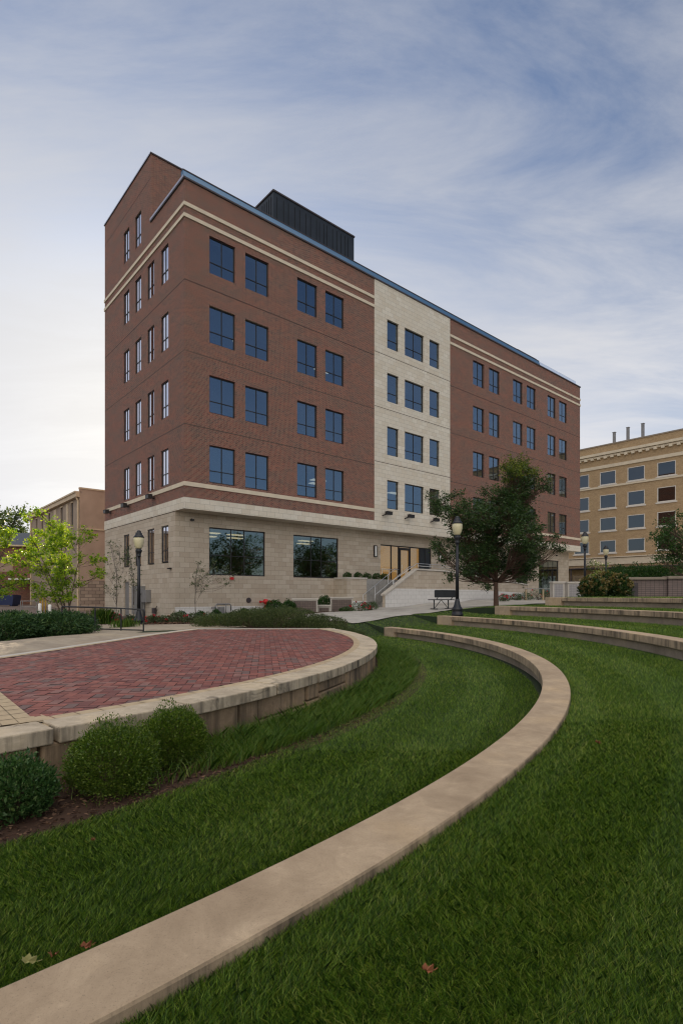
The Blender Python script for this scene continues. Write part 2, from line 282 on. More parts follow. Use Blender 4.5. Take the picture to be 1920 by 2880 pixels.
# ------------------------------------------------------------------ mesh helpers
class MB:
    def __init__(s): s.v = []; s.f = []; s.mi = []
    def poly(s, pts, mi=0):
        b = len(s.v); s.v += [tuple(p) for p in pts]; s.f.append(tuple(range(b, b + len(pts)))); s.mi.append(mi)
    def box(s, x0, x1, y0, y1, z0, z1, mi=0, M_=None):
        p = [Vector(q) for q in ((x0, y0, z0), (x1, y0, z0), (x1, y1, z0), (x0, y1, z0), (x0, y0, z1), (x1, y0, z1), (x1, y1, z1), (x0, y1, z1))]
        if M_ is not None: p = [M_ @ q for q in p]
        b = len(s.v); s.v += [tuple(q) for q in p]
        for f in ((0, 3, 2, 1), (4, 5, 6, 7), (0, 1, 5, 4), (1, 2, 6, 5), (2, 3, 7, 6), (3, 0, 4, 7)):
            s.f.append(tuple(b + i for i in f)); s.mi.append(mi)
    def prism(s, pts, axis_vec, mi=0):      # extrude a polygon (3D points) by a vector
        b = len(s.v); n = len(pts); a = Vector(axis_vec)
        s.v += [tuple(p) for p in pts] + [tuple(Vector(p) + a) for p in pts]
        s.f.append(tuple(b + i for i in range(n))[::-1]); s.mi.append(mi)
        s.f.append(tuple(b + n + i for i in range(n))); s.mi.append(mi)
        for i in range(n):
            j = (i + 1) % n; s.f.append((b + i, b + j, b + n + j, b + n + i)); s.mi.append(mi)
    def tube(s, pts, rad, seg=8, mi=0, caps=True):
        pts = [Vector(p) for p in pts]; rad = rad if hasattr(rad, '__len__') else [rad] * len(pts)
        b = len(s.v); n = len(pts); up = None
        for i, p in enumerate(pts):
            d = (pts[min(i + 1, n - 1)] - pts[max(i - 1, 0)]).normalized()
            if up is None: up = Vector((0, 0, 1)) if abs(d.z) < 0.9 else Vector((1, 0, 0))
            x = d.cross(up).normalized(); y = x.cross(d).normalized(); up = y
            for k in range(seg):
                a = 2 * math.pi * k / seg; s.v.append(tuple(p + (x * math.cos(a) + y * math.sin(a)) * rad[i]))
        for i in range(n - 1):
            for k in range(seg):
                k2 = (k + 1) % seg; s.f.append((b + i * seg + k, b + i * seg + k2, b + (i + 1) * seg + k2, b + (i + 1) * seg + k)); s.mi.append(mi)
        if caps:
            s.f.append(tuple(b + k for k in range(seg))[::-1]); s.mi.append(mi); s.f.append(tuple(b + (n - 1) * seg + k for k in range(seg))); s.mi.append(mi)
    def lathe(s, prof, seg=16, mi=0, c=(0, 0, 0)):
        b = len(s.v); n = len(prof)
        for r, z in prof:
            for k in range(seg):
                a = 2 * math.pi * k / seg; s.v.append((c[0] + r * math.cos(a), c[1] + r * math.sin(a), c[2] + z))
        for i in range(n - 1):
            for k in range(seg):
                k2 = (k + 1) % seg; s.f.append((b + i * seg + k, b + i * seg + k2, b + (i + 1) * seg + k2, b + (i + 1) * seg + k)); s.mi.append(mi)
        s.f.append(tuple(b + k for k in range(seg))[::-1]); s.mi.append(mi); s.f.append(tuple(b + (n - 1) * seg + k for k in range(seg))); s.mi.append(mi)
    def build(s, name, mats, parent=None, smooth=False, loc=None):
        me = bpy.data.meshes.new(name); me.from_pydata(s.v, [], s.f)
        for m in (mats if isinstance(mats, (list, tuple)) else [mats]): me.materials.append(m)
        me.polygons.foreach_set('material_index', s.mi)
        if smooth: me.polygons.foreach_set('use_smooth', [True] * len(s.f))
        me.update()
        o = bpy.data.objects.new(name, me); col.objects.link(o)
        if parent: o.parent = parent
        if loc: o.location = loc
        return o
def np_mesh(name, verts, nper, mat, parent=None, smooth=False, mats=None, mi=None):
    """verts (n*nper,3): n separate polygons of nper corners"""
    n = len(verts) // nper; me = bpy.data.meshes.new(name)
    me.vertices.add(len(verts)); me.vertices.foreach_set('co', np.asarray(verts, np.float32).ravel())
    me.loops.add(n * nper); me.loops.foreach_set('vertex_index', np.arange(n * nper, dtype=np.int32))
    me.polygons.add(n); me.polygons.foreach_set('loop_start', np.arange(0, n * nper, nper, dtype=np.int32))
    for m in (mats or [mat]): me.materials.append(m)
    if mi is not None: me.polygons.foreach_set('material_index', np.asarray(mi, np.int32))
    me.update(calc_edges=True)
    o = bpy.data.objects.new(name, me); col.objects.link(o)
    if parent: o.parent = parent
    return o
def tag(o, label=None, cat=None, group=None, kind=None):
    if label: o['label'] = label
    if cat: o['category'] = cat
    if group: o['group'] = group
    if kind: o['kind'] = kind
    return o
def empty(name, loc, rz=0, **kw):
    o = bpy.data.objects.new(name, None); col.objects.link(o); o.location = loc; o.rotation_euler = (0, 0, rz); o.empty_display_size = 0.3
    return tag(o, **kw)
def copy_tree(o, parent=None):
    c = o.copy(); col.objects.link(c)
    if parent: c.parent = parent
    for ch in list(o.children): copy_tree(ch, c)
    return c

# ------------------------------------------------------------------ the lie of the land
CX, CY = -10.95, 11.95                    # centre of the amphitheatre arcs
GP = np.array([(-2, 18.5, 1.06), (-8.9, 31, 1.40), (-4, 33, 1.2), (-1, 35.0, 1.1), (0.4, 20.2, .97), (2.98, 22.1, .77), (4.9, 23.5, .66), (6.9, 24.9, .55), (10.1, 27.3, .44), (2.5, 39, .92), (1, 29, .93),
    (6, 32, .75), (9.3, 43, .62), (13.3, 46, .42), (17.8, 50, .34), (25, 60, .2), (40, 80, .1), (30, 40, .1), (14, 28, .2), (16, 24, .12), (-12, 40, 1.5), (-20, 50, 1.6), (-30, 40, 1.5), (-13, 27, 1.4), (-9, 16, 1.15),
    (-5.5, 9, 1.07), (-5, 14, 1.07), (-4.5, 17.2, 1.07), (-6, 24, 1.25), (-9, 27, 1.38), (-8, 3, 1.07), (-14, 8, 1.1), (-30, 15, 1.2), (-50, 80, 1.3), (-60, 110, .8), (80, 100, 0), (24, 16, .1), (32, 0, .1), (120, 200, 0), (-100, 50, 1.2), (0, -40, .4), (-30, -30, 1.2), (-90, 200, .6), (0, 200, .6), (10, 70, .3)])
def G_h(x, y):
    x = np.asarray(x, float)[..., None]; y = np.asarray(y, float)[..., None]
    d2 = (x - GP[:, 0]) ** 2 + (y - GP[:, 1]) ** 2 + 0.15
    w = d2 ** -1.6
    return (w * GP[:, 2]).sum(-1) / w.sum(-1)
TERR = [(14.58, 1.44), (17.02, 1.19), (19.42, 0.83), (21.82, 0.49)]
TH_END = R_(30.0)
def in_stage(x, y):
    x = np.asarray(x); y = np.asarray(y); r = np.hypot(x - CX, y - CY)
    return (r < 11.46) & (y < 16.75) & (x > -6.2) & (((x + 2.64) * 0.765 + (y - 4.58) * 0.645 > -1.6) | (x > -2.6))
def ground_z(x, y):
    x = np.asarray(x, float); y = np.asarray(y, float)
    r = np.hypot(x - CX, y - CY); th = np.arctan2(y - CY, x - CX)
    T = np.full(x.shape, 0.10)
    prev = [10.0] + [q[0] for q in TERR[:-1]]
    for (rr, h), p_, sl_ in reversed(list(zip(TERR, prev, (0.0, 0.09, 0.07, 0.07)))): T = np.where(r < rr, h - sl_ * np.clip((r - p_) / (rr - p_), 0, 1), T)
    g = G_h(x, y)
    w = np.where(r < 21.81, np.clip((TH_END + R_(8.0) - th) / R_(8.0), 0, 1), np.clip((R_(28.2) - th) / R_(1.6), 0, 1)); w = w * w * (3 - 2 * w)
    w = np.where(th < R_(-110), 0, w) * np.clip((34 - r) / 8, 0, 1)
    w = np.where(r < 11.46, 0, w)
    h = T * w + g * (1 - w)
    h = np.where(in_stage(x, y), 1.14, h)
    return EZ - h
def gz(x, y): return float(ground_z(np.array([x]), np.array([y]))[0])
def P(sx, sy, h):                        # point of the plane h metres below the eye seen at picture point (sx, sy)
    s = h / (sy - YH); return Vector(((sx - 960) * s, F * s, EZ - h))
def D(sx, depth): return (sx - 960) / F * depth

rl = sorted(set([0.0, 3, 6, 8, 9.5, 10.5, 11.2, 11.44, 11.48] + [round(11.9 + 0.3 * i, 3) for i in range(38)] + [v for r, h in TERR for v in (r - 0.004, r + 0.004)] + [23.5 + i for i in range(20)] + [44, 47, 51, 56, 62, 70, 80, 92, 110, 140, 180, 250, 400, 700]))
tl = list(np.radians(np.concatenate([np.arange(-180, 25, 1.25), np.arange(25, 42, 0.5), np.arange(42.5, 180, 1.25)])))
rr, tt = np.meshgrid(rl, tl, indexing='ij')
gx = CX + rr * np.cos(tt); gy = CY + rr * np.sin(tt); gzz = ground_z(gx, gy)
nr, ntt = rr.shape
me = bpy.data.meshes.new('ground')
fs = [(i * ntt + j, (i + 1) * ntt + j, (i + 1) * ntt + (j + 1) % ntt, i * ntt + (j + 1) % ntt) for i in range(nr - 1) for j in range(ntt)]
me.from_pydata(np.stack([gx, gy, gzz], -1).reshape(-1, 3).tolist(), [], fs); me.materials.append(M['soil_grass']); me.update()
ground = bpy.data.objects.new('ground', me); col.objects.link(ground); tag(ground, kind='structure')

def drape(name, pts, mat, lift=0.03, step=0.6, kind='structure', parent=None, zfun=None):
    bm = bmesh.new(); vs = [bm.verts.new((p[0], p[1], 0)) for p in pts]; bm.faces.new(vs)
    bmesh.ops.triangulate(bm, faces=bm.faces[:])
    xs = [p[0] for p in pts]; ys = [p[1] for p in pts]
    for ax, lo, hi in ((0, min(xs), max(xs)), (1, min(ys), max(ys))):
        k = lo + step
        while k < hi:
            co = [0, 0, 0]; no = [0, 0, 0]; co[ax] = k; no[ax] = 1
            bmesh.ops.bisect_plane(bm, geom=bm.verts[:] + bm.edges[:] + bm.faces[:], plane_co=co, plane_no=no); k += step
    x = np.array([v.co.x for v in bm.verts]); y = np.array([v.co.y for v in bm.verts]); z = (zfun or ground_z)(x, y) + lift
    for v, q in zip(bm.verts, z): v.co.z = q
    bmesh.ops.recalc_face_normals(bm, faces=bm.faces[:])
    m = bpy.data.meshes.new(name); bm.to_mesh(m); bm.free(); m.materials.append(mat)
    if sum(p.normal.z for p in m.polygons) < 0: m.flip_normals()
    o = bpy.data.objects.new(name, m); col.objects.link(o)
    if parent: o.parent = parent
    if kind and not parent: tag(o, kind=kind)
    return o
def arc(r, a0, a1, n): return [(CX + r * math.cos(R_(a0 + (a1 - a0) * i / n)), CY + r * math.sin(R_(a0 + (a1 - a0) * i / n))) for i in range(n + 1)]

# office building frame: x along the long front, y into the block, z up
B = np.array([0.75592832, 0.6546544]); A = np.array([-B[1], B[0]]); O2 = np.array([-8.93724749, 31.1])
RZ = math.atan2(B[1], B[0]); GB = 1.40    # ground floor base is 1.40 below the eye
def W(u, v, z=0): q = O2 + B * u + A * v; return (q[0], q[1], z)

path_pts = [(-3.0, 22.8), (-1.2, 20.6), (0.39, 20.1), (2.98, 22.05), (4.9, 23.45), (6.9, 24.85), (10.1, 27.2), (14.5, 29.5), (20, 32), (44, 42), (60, 62), (45, 90), (34, 82)] + [W(50, -4)[:2], W(47, 1.0)[:2], W(35, 0.5)[:2], W(13, 0.8)[:2], W(11.5, -1.6)[:2], W(8.0, -5.2)[:2], W(3, -7.5)[:2]]
drape('entrance_path', path_pts, M['walk'], 0.035)
drape('left_walkway', [(-9, -1), (-3.4, 5.35), (-5.75, 8.2), (-5.3, 11.7), (-4.9, 14.36), (-4.45, 16.95), (-3.0, 17.4), (-3.6, 19.4), (-7.2, 20.2), (-9.0, 22.5), (-12, 24.5), (-17, 27.5), (-22, 24), (-14.5, 20), (-9.6, 18.6), (-7.2, 16.0), (-7.6, 12.5), (-9.5, 9), (-16, 5), (-25, -1)], M['walk_tan'], 0.045)
drape('planting_bed_mulch', [(-3.5, 17.0), (-0.6, 16.9), (0.8, 16.8), (0.2, 19.6), (-1.6, 20.3), (-3.1, 22.4), W(3, -7.6)[:2], W(8.0, -5.4)[:2], W(11.5, -1.9)[:2], W(13, 1.4)[:2], W(-0.2, 1.4)[:2], W(-1.0, 0)[:2], W(-1.0, 6)[:2], (-12.2, 25.0), (-9.2, 22.9), (-7.4, 20.5), (-3.8, 19.7)], M['mulch'], 0.02)
drape('rear_service_road', [(-14, 26), (-18, 28), (-25, 25), (-60, 30), (-110, 60), (-90, 140), (-40, 130), (-22, 50), W(-1.2, 16)[:2], W(-1.2, 2)[:2]], M['asphalt'], 0.02, step=2.0)
bed = arc(11.6, -75, 31, 60) + arc(12.66, 31, -75, 60)
bed_t = [(D(1394, 25.0) + 1.05 * math.cos(a), 24.85 + 0.65 * math.sin(a)) for a in np.linspace(0, 2 * math.pi, 24, endpoint=False)]
drape('tree_ring_mulch', bed_t, M['mulch'], 0.03, step=0.3)
drape('stage_bed_mulch', bed, M['mulch'], 0.012, step=0.5)
for (a, b_) in ((35.0, 24.0),):
    drape('bed_by_ramp_mulch', [W(24.5, -1.55)[:2], W(34, -1.55)[:2], W(40, -1.5)[:2], W(44, -4)[:2], W(38, -4.2)[:2], W(30, -3.2)[:2]], M['mulch'], 0.06)

# ------------------------------------------------------------------ seat walls
def ring_sector(mb, r0, r1, z0, z1, a0, a1, n, mi=0):
    b = len(mb.v)
    for i in range(n + 1):
        a = R_(a0 + (a1 - a0) * i / n); c, s_ = math.cos(a), math.sin(a)
        for r, z in ((r0, z0), (r1, z0), (r1, z1), (r0, z1)): mb.v.append((CX + r * c, CY + r * s_, z))
    for i in range(n):
        k = b + 4 * i
        for q in range(4):
            q2 = (q + 1) % 4; mb.f.append((k + q, k + 4 + q, k + 4 + q2, k + q2)); mb.mi.append(mi)
    mb.f.append((b, b + 1, b + 2, b + 3)); mb.mi.append(mi); k = b + 4 * n; mb.f.append((k + 3, k + 2, k + 1, k)); mb.mi.append(mi)
def bevel_mod(o, w=0.012, seg=2):
    m = o.modifiers.new('bevel', 'BEVEL'); m.width = w; m.segments = seg; m.limit_method = 'ANGLE'; m.angle_limit = R_(40)
seat_labels = ['long curved tan concrete seat wall sweeping through the near lawn', 'curved concrete seat wall with the lamp post on its end block', 'curved concrete seat wall ending beside the dark tree trunk', 'highest and farthest curved concrete seat wall below the grey block wall']
for k, (ro, ht, ang, a_lo) in enumerate(((14.72, 1.12, 30.1, -80), (17.2, 0.77, 30.3, -60), (19.6, 0.42, 28.6, -60), (22.0, 0.09, 27.7, -60))):
    zt = EZ - ht; ri = ro - 0.32 if k == 0 else ro - 0.36
    lo_h = (TERR[k][1]) ; zb = EZ - lo_h - 0.25
    e = empty('seat_wall', (CX + ro * math.cos(R_(0)), CY, zb), label=seat_labels[k], cat='seat wall', group='curved seat walls of the amphitheatre')
    e.location = (0, 0, 0)
    blk = 0.62 / ro * 57.3 * (1.3 if k else 1.0)
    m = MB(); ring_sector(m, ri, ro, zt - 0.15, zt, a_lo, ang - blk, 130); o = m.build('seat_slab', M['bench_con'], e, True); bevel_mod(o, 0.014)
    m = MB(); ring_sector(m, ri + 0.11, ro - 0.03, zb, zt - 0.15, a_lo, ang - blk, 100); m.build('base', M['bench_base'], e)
    m = MB(); ring_sector(m, ri - 0.02, ro, zb, zt + 0.004, ang - blk + 0.03, ang, 6); o = m.build('end_block', M['end_block'], e); bevel_mod(o, 0.012)
    for p in e.children:
        for pl in p.data.polygons: pl.use_smooth = False

# ------------------------------------------------------------------ paved stage
HS = EZ - 1.03
stage = empty('brick_paved_stage', (-3, 11, 0), label='raised red brick paved stage with limestone coping and block wall', cat='stage')
stage.location = (0, 0, 0)
def sector_block(mb, r0, r1, z0, z1, a0, a1, mi=0, j=0.0):
    ring_sector(mb, r0 + random.uniform(-j, j), r1 + random.uniform(-j, j), z0, z1 + random.uniform(-j, j) * 0.3, a0, a1, 4, mi)
mb = MB(); a = -62.0
while a < 25.2:
    st = random.uniform(4.4, 6.6); a1 = min(a + st, 25.4)
    sector_block(mb, 11.34, 11.70, HS - 0.115, HS + 0.012, a + 0.09, a1 - 0.09, 0, 0.010); a = a1
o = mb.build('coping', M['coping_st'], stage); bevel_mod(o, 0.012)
mb = MB(); a = -62.0
ring_sector(mb, 11.30, 11.52, EZ - 1.62, HS - 0.118, -62, 25.3, 60, 0); bed_mb = MB(); ring_sector(bed_mb, 11.1, 11.5, HS - 0.11, HS - 0.0095, -62, -30, 30, 0); bed_mb.build('bedding', M['tan_paver'], stage)
a = -62.0; z0, z1 = EZ - 1.62, HS - 0.122
while a < 25:
    st = random.choice((1.6, 2.4, 3.2, 4.4, 5.0)); a1 = min(a + st, 25.2); j = lambda: random.uniform(-0.025, 0.02)
    if random.random() < 0.3:
        zm = z0 + (z1 - z0) * random.uniform(0.45, 0.7); sector_block(mb, 11.4, 11.64 + j(), z0, zm - 0.008, a + 0.05, a1 - 0.05, 0, 0.01); sector_block(mb, 11.4, 11.64 + j(), zm + 0.008, z1, a + 0.05, a1 - 0.05, 0, 0.01)
    else: sector_block(mb, 11.4, 11.64 + j(), z0, z1, a + 0.06, a1 - 0.06, 0, 0.012)
    a = a1
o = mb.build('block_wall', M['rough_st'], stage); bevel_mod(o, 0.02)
# outline of the paving (inside the coping)
edge_l = [(-4.35, 16.55), (-4.62, 15.4), (-4.85, 14.36), (-5.05, 13.0), (-5.22, 11.7), (-5.42, 10.2), (-5.62, 8.94), (-5.75, 8.0)]
arc_in = arc(11.33, -41.9, 24.0, 60)
outline = arc_in + edge_l
flat = lambda x, y: np.full(np.shape(x), HS)
# strip towards the centre
drape('joint_sand', [(p[0], p[1]) for p in outline], M['sand'], -0.012, 1.5, parent=stage, zfun=flat)
# concrete beyond the tan strip
s0 = Vector((-2.33, 4.33)); dr = Vector((-0.645, 0.765)); 
drape('corner_slab', arc(11.36, -62, -42.2, 12) + [tuple(s0 + dr * 4.8), (-6.2, 8.3), (-9.5, 5.0), (-8.0, 2.2)], M['walk_tan'], -0.006, 1.0, parent=stage, zfun=flat)
from mathutils import geometry as mg
def inside(p, poly):
    c = False; j = len(poly) - 1
    for i in range(len(poly)):
        if (poly[i][1] > p[1]) != (poly[j][1] > p[1]) and p[0] < (poly[j][0] - poly[i][0]) * (p[1] - poly[i][1]) / (poly[j][1] - poly[i][1]) + poly[i][0]: c = not c
        j = i
    return c
def dist_seg(p, a, b):
    a = Vector(a); b = Vector(b); p = Vector(p); ab = b - a; t = max(0, min(1, (p - a).dot(ab) / max(ab.length_squared, 1e-9))); return (p - a - ab * t).length
strip_w = 0.32
brick_poly = arc(11.24, -41.9, 23.6, 60) + [(x + 0.13, y - (0.13 if i == 0 else 0)) for i, (x, y) in enumerate(edge_l)]
cell = 0.1; L_ = 0.205; bw = 0.102; pa = R_(8)
cp, sp = math.cos(pa), math.sin(pa)
mb = MB()
cols_p = [simple('red paver ' + 'abcde'[i], c, 0.75, var=0.2, scale=9) for i, c in enumerate([(0.20, 0.064, 0.052), (0.245, 0.082, 0.064), (0.155, 0.054, 0.048), (0.21, 0.100, 0.086), (0.135, 0.082, 0.076)])]
pol_n = len(brick_poly)
for i in range(-80, 80):
    for j in range(-100, 100):
        k = (i - j) % 4
        if k == 0: hh = True; w_, h_ = L_, bw
        elif k == 3: hh = False; w_, h_ = bw, L_
        else: continue
        # herringbone: horizontal brick when (i-j)%4==0, vertical when ==2
        x0, y0 = i * bw, j * bw
        cx_, cy_ = x0 + w_ / 2, y0 + h_ / 2
        X = -2.6 + cx_ * cp - cy_ * sp; Y = 10.5 + cx_ * sp + cy_ * cp
        if not inside((X, Y), brick_poly): continue
        g = 0.0035; zt = HS + random.uniform(-0.0022, 0.0022) + 0.004; tx, ty = random.uniform(-.012, .012), random.uniform(-.012, .012)
        q = []
        for (ax, ay) in ((x0 + g, y0 + g), (x0 + w_ - g, y0 + g), (x0 + w_ - g, y0 + h_ - g), (x0 + g, y0 + h_ - g)):
            q.append((-2.6 + ax * cp - ay * sp, 10.5 + ax * sp + ay * cp, zt + (ax - cx_) * tx + (ay - cy_) * ty))
        mb.poly(q, random.choices(range(5), (5, 3, 4, 3, 2))[0])
mb.build('herringbone_pavers', cols_p, stage)
mb = MB()
def soldier(p0, p1, w, side, up=0.008):       # run of small border pavers
    p0 = Vector(p0); p1 = Vector(p1); d = (p1 - p0); n = max(1, round(d.length / 0.205)); d /= n; nn = Vector((-d.y, d.x)).normalized() * w * side
    for i in range(n):
        a = p0 + d * (i + 0.03); b = p0 + d * (i + 0.97); mb.poly([(*q, HS + up) for q in ((a, b, b + nn, a + nn) if side > 0 else (a + nn, b + nn, b, a))])
ai = arc(11.345, -41.9, 24.6, 64)
for p, q in zip(ai[:-1], ai[1:]): soldier(p, q, 0.13, 1)
for p, q in zip(edge_l[:-1], edge_l[1:]): soldier(p, q, 0.13, 1)
soldier((-0.65, 16.62), edge_l[0], 0.12, 1)
q0 = Vector((-2.47, 4.42)); 
for kk in range(3): soldier(q0 + Vector((0.765, 0.645)) * (-0.12 * kk), q0 + Vector((0.765, 0.645)) * (-0.12 * kk) + dr * 4.6, 0.115, 1, 0.0105)
mb.poly([(-2.78, 4.46, HS + 0.003), (-2.56, 4.28, HS + 0.003), (-2.36, 4.50, HS + 0.003), (-2.58, 4.70, HS + 0.003)])
mb.build('tan_border', M['tan_paver'], stage)
mb = MB()                            # pale kerb outside the left edge and along the back
def kerb(p0, p1, w, z0, z1):
    p0 = Vector(p0); p1 = Vector(p1); d = p1 - p0; nn = Vector((d.y, -d.x)).normalized() * w
    mb.prism([(*p0, z0), (*p1, z0), (*(p1 + nn), z0), (*(p0 + nn), z0)], (0, 0, z1 - z0))
for p, q in zip(edge_l[:-1], edge_l[1:]): kerb(q, p, -0.18, HS - 0.2, HS + 0.006)
kerb((-0.2, 16.64), (-4.45, 16.64), 0.22, HS - 0.2, HS + 0.006)
mb.build('kerb', M['cap'], stage)

# ------------------------------------------------------------------ office building
ob = empty('office_building', (O2[0], O2[1], EZ - GB), RZ, label='five storey red brick and limestone office building filling the centre', cat='building')
H = lambda v: v + GB
def wallB(mb, u0, u1, z0, z1, holes, y=0.0, depth=0.14, mi=0, axis='B'):
    """wall sheet on a front plane with cut openings and their reveals"""
    us = sorted(set([u0, u1] + [h[0] for h in holes] + [h[1] for h in holes])); zs = sorted(set([z0, z1] + [h[2] for h in holes] + [h[3] for h in holes]))
    us = [u for u in us if u0 <= u <= u1]; zs = [z for z in zs if z0 <= z <= z1]
    pt = (lambda u, d, z: (u, y + d, z)) if axis == 'B' else (lambda u, d, z: (y + d, u, z))
    fl = (lambda q: q) if axis == 'B' else (lambda q: q[::-1])
    for i in range(len(us) - 1):
        for j in range(len(zs) - 1):
            uc, zc = (us[i] + us[i + 1]) / 2, (zs[j] + zs[j + 1]) / 2
            if any(h[0] < uc < h[1] and h[2] < zc < h[3] for h in holes): continue
            mb.poly(fl([pt(us[i], 0, zs[j]), pt(us[i + 1], 0, zs[j]), pt(us[i + 1], 0, zs[j + 1]), pt(us[i], 0, zs[j + 1])]), mi)
    for h in holes:
        a, b_, c, d = h
        mb.poly(fl([pt(a, 0, c), pt(a, 0, d), pt(a, depth, d), pt(a, depth, c)]), mi); mb.poly(fl([pt(b_, 0, d), pt(b_, 0, c), pt(b_, depth, c), pt(b_, depth, d)]), mi)
        mb.poly(fl([pt(a, 0, d), pt(b_, 0, d), pt(b_, depth, d), pt(a, depth, d)]), mi); mb.poly(fl([pt(b_, 0, c), pt(a, 0, c), pt(a, depth, c), pt(b_, depth, c)]), mi)
heads = [21.18, 17.08, 12.97, 8.85]; WH = 2.2
lcols = [(1.56, 3.27), (3.98, 5.69), (7.93, 9.62), (10.35, 12.06)]
scols = [(16.42, 17.71), (18.41, 20.71), (21.41, 22.71)]
rcols = [(27.44, 29.15), (29.94, 31.66), (33.97, 35.69), (36.48, 38.2), (40.58, 42.31), (43.07, 44.81)]
acols = [(2.20, 3.28), (4.36, 5.46), (6.53, 7.60), (8.70, 9.78)]
hole = lambda c, hd: (c[0], c[1], H(hd - WH), H(hd))
LB, LA = 47.88, 13.85; TOPB = H(23.75); TW = 4.85; TOPT = H(28.12)
mb = MB()
wallB(mb, 0, 15.07, H(5.62), TOPB, [hole(c, h) for c in lcols for h in heads])
wallB(mb, 24.11, LB, H(5.55), TOPB, [hole(c, h) for c in rcols for h in heads])
wallB(mb, 0, TW, H(5.62), H(23.75), [hole(c, h) for c in acols[:2] for h in heads if c[1] < TW] + [(4.36, TW, H(h - WH), H(h)) for h in heads], axis='A')
wallB(mb, TW, LA, H(5.62), TOPT, [(TW, 5.46, H(h - WH), H(h)) for h in heads] + [hole(c, h) for c in acols[2:] for h in heads] + [(c[0], c[1], H(23.3), H(25.48)) for c in acols[2:]], axis='A')
# far end and rear
mb.poly([(LB, 0, H(5.6)), (LB, LA, H(5.6)), (LB, LA, TOPB), (LB, 0, TOPB)]); mb.poly([(LB, LA, H(5.6)), (0, LA, H(5.6)), (0, LA, TOPB), (LB, LA, TOPB)])
# tall stair wing beside the left front: side, inner face, back
mb.poly([(0, TW, H(23.0)), (2.17, TW, H(23.0)), (2.17, TW, TOPT), (0, TW, TOPT)]); mb.poly([(2.17, TW, H(23)), (2.17, LA, H(23)), (2.17, LA, TOPT), (2.17, TW, TOPT)]); mb.poly([(2.17, LA, H(23)), (0, LA, H(23)), (0, LA, TOPT), (2.17, LA, TOPT)])
mb.build('brick_wall', M['brick'], ob)
for zj in (18.05, 14.0, 9.8):           # thin movement joints in the brickwork
    for q in ((-0.003, 15.07, -0.003, 0.0), (24.11, LB + .003, -0.003, 0.0), (-0.003, 0.0, 0, LA)):
        mb = MB(); mb.box(*q, H(zj) - 0.03, H(zj) + 0.025); mb.build('movement_joint', M['dark_joint'], ob)
mb = MB(); mb.box(-0.003, 0.0, TW, LA, H(26.6), H(26.64)); mb.build('movement_joint', M['dark_joint'], ob)
for zj in (18.35, 14.25, 10.1): mb = MB(); mb.box(15.07, 24.11, -0.034, -0.031, H(zj) - 0.02, H(zj) + 0.02); mb.build('movement_joint', M['dark_joint'], ob)
mb = MB()                            # stone bay
wallB(mb, 15.07, 24.11, H(5.62), TOPB, [hole(c, h) for c in scols for h in heads], y=-0.03, depth=0.2)
mb.poly([(15.07, -0.03, H(5.62)), (15.07, 0.05, H(5.62)), (15.07, 0.05, TOPB), (15.07, -0.03, TOPB)][::-1]); mb.poly([(24.11, -0.03, H(5.62)), (24.11, 0.05, H(5.62)), (24.11, 0.05, TOPB), (24.11, -0.03, TOPB)])
mb.build('stone_bay', M['stone_pale'], ob)
# belts
def belt(z0, z1, pr, name='belt_course', mat='cast', bay=False):
    mb = MB()
    mb.box(-pr, 15.06, -pr, 0.0, H(z0), H(z1)); mb.box(-pr, 0, 0, LA + 0.02, H(z0), H(z1)); mb.box(24.12, LB + pr, -pr, 0.0, H(z0), H(z1)); mb.box(LB, LB + pr, 0, LA, H(z0), H(z1))
    mb.build(name, M[mat], ob)
belt(22.24, 22.45, 0.06); belt(21.59, 21.80, 0.06); belt(6.26, 6.5, 0.05)
# stone band over the ground floor, then its soffit
REC = 1.24; SB = 4.95
mb = MB()
mb.box(-0.04, LB + 0.04, -0.04, REC + 0.4, H(SB), H(5.60)); mb.box(-0.04, 0.3, REC + 0.4, LA, H(SB), H(5.60)); mb.box(LB - 0.3, LB + 0.04, REC + 0.4, LA, H(SB), H(5.60)); mb.box(0.3, LB - .3, LA - .3, LA, -1, H(5.6))
mb.build('stone_band', M['stone_pale'], ob)
mb = MB()
gf = [(2.18, 6.23, H(1.24), H(4.18)), (8.52, 12.6, H(1.23), H(4.18)), (16.97, 23.17, H(1.0), H(4.03)), (28.6, 32.5, H(1.0), H(4.0)), (36.4, 38.8, H(.0), H(3.9)), (41.02, 45.32, H(.1), H(3.88))]
wallB(mb, 0.0, 47.69, -1.0, H(SB), gf, y=REC, depth=0.2)
wallB(mb, REC, LA, -1.0, H(SB), [(c[0], c[1], H(1.94), H(4.22)) for c in acols] + [(8.75, 9.75, -0.2, H(0.95))], y=0.0, depth=0.2, axis='A')
mb.poly([(47.69, REC, -1), (47.69, LA, -1), (47.69, LA, H(SB)), (47.69, REC, H(SB))])
mb.build('stone_ground_floor', M['stone'], ob)
mb = MB(); mb.box(-0.012, 11.2, REC - 0.012, REC - 0.001, -1.0, H(-0.70)); mb.box(-0.012, -0.001, REC, REC + 0.02, -1.0, H(-0.70)); mb.build('white_base_course', M['white_stone'], ob)
mb = MB(); mb.box(-0.004, 0.0, REC, LA, H(SB) - 0.03, H(SB) - 0.001); mb.build('groove', M['dark_joint'], ob)
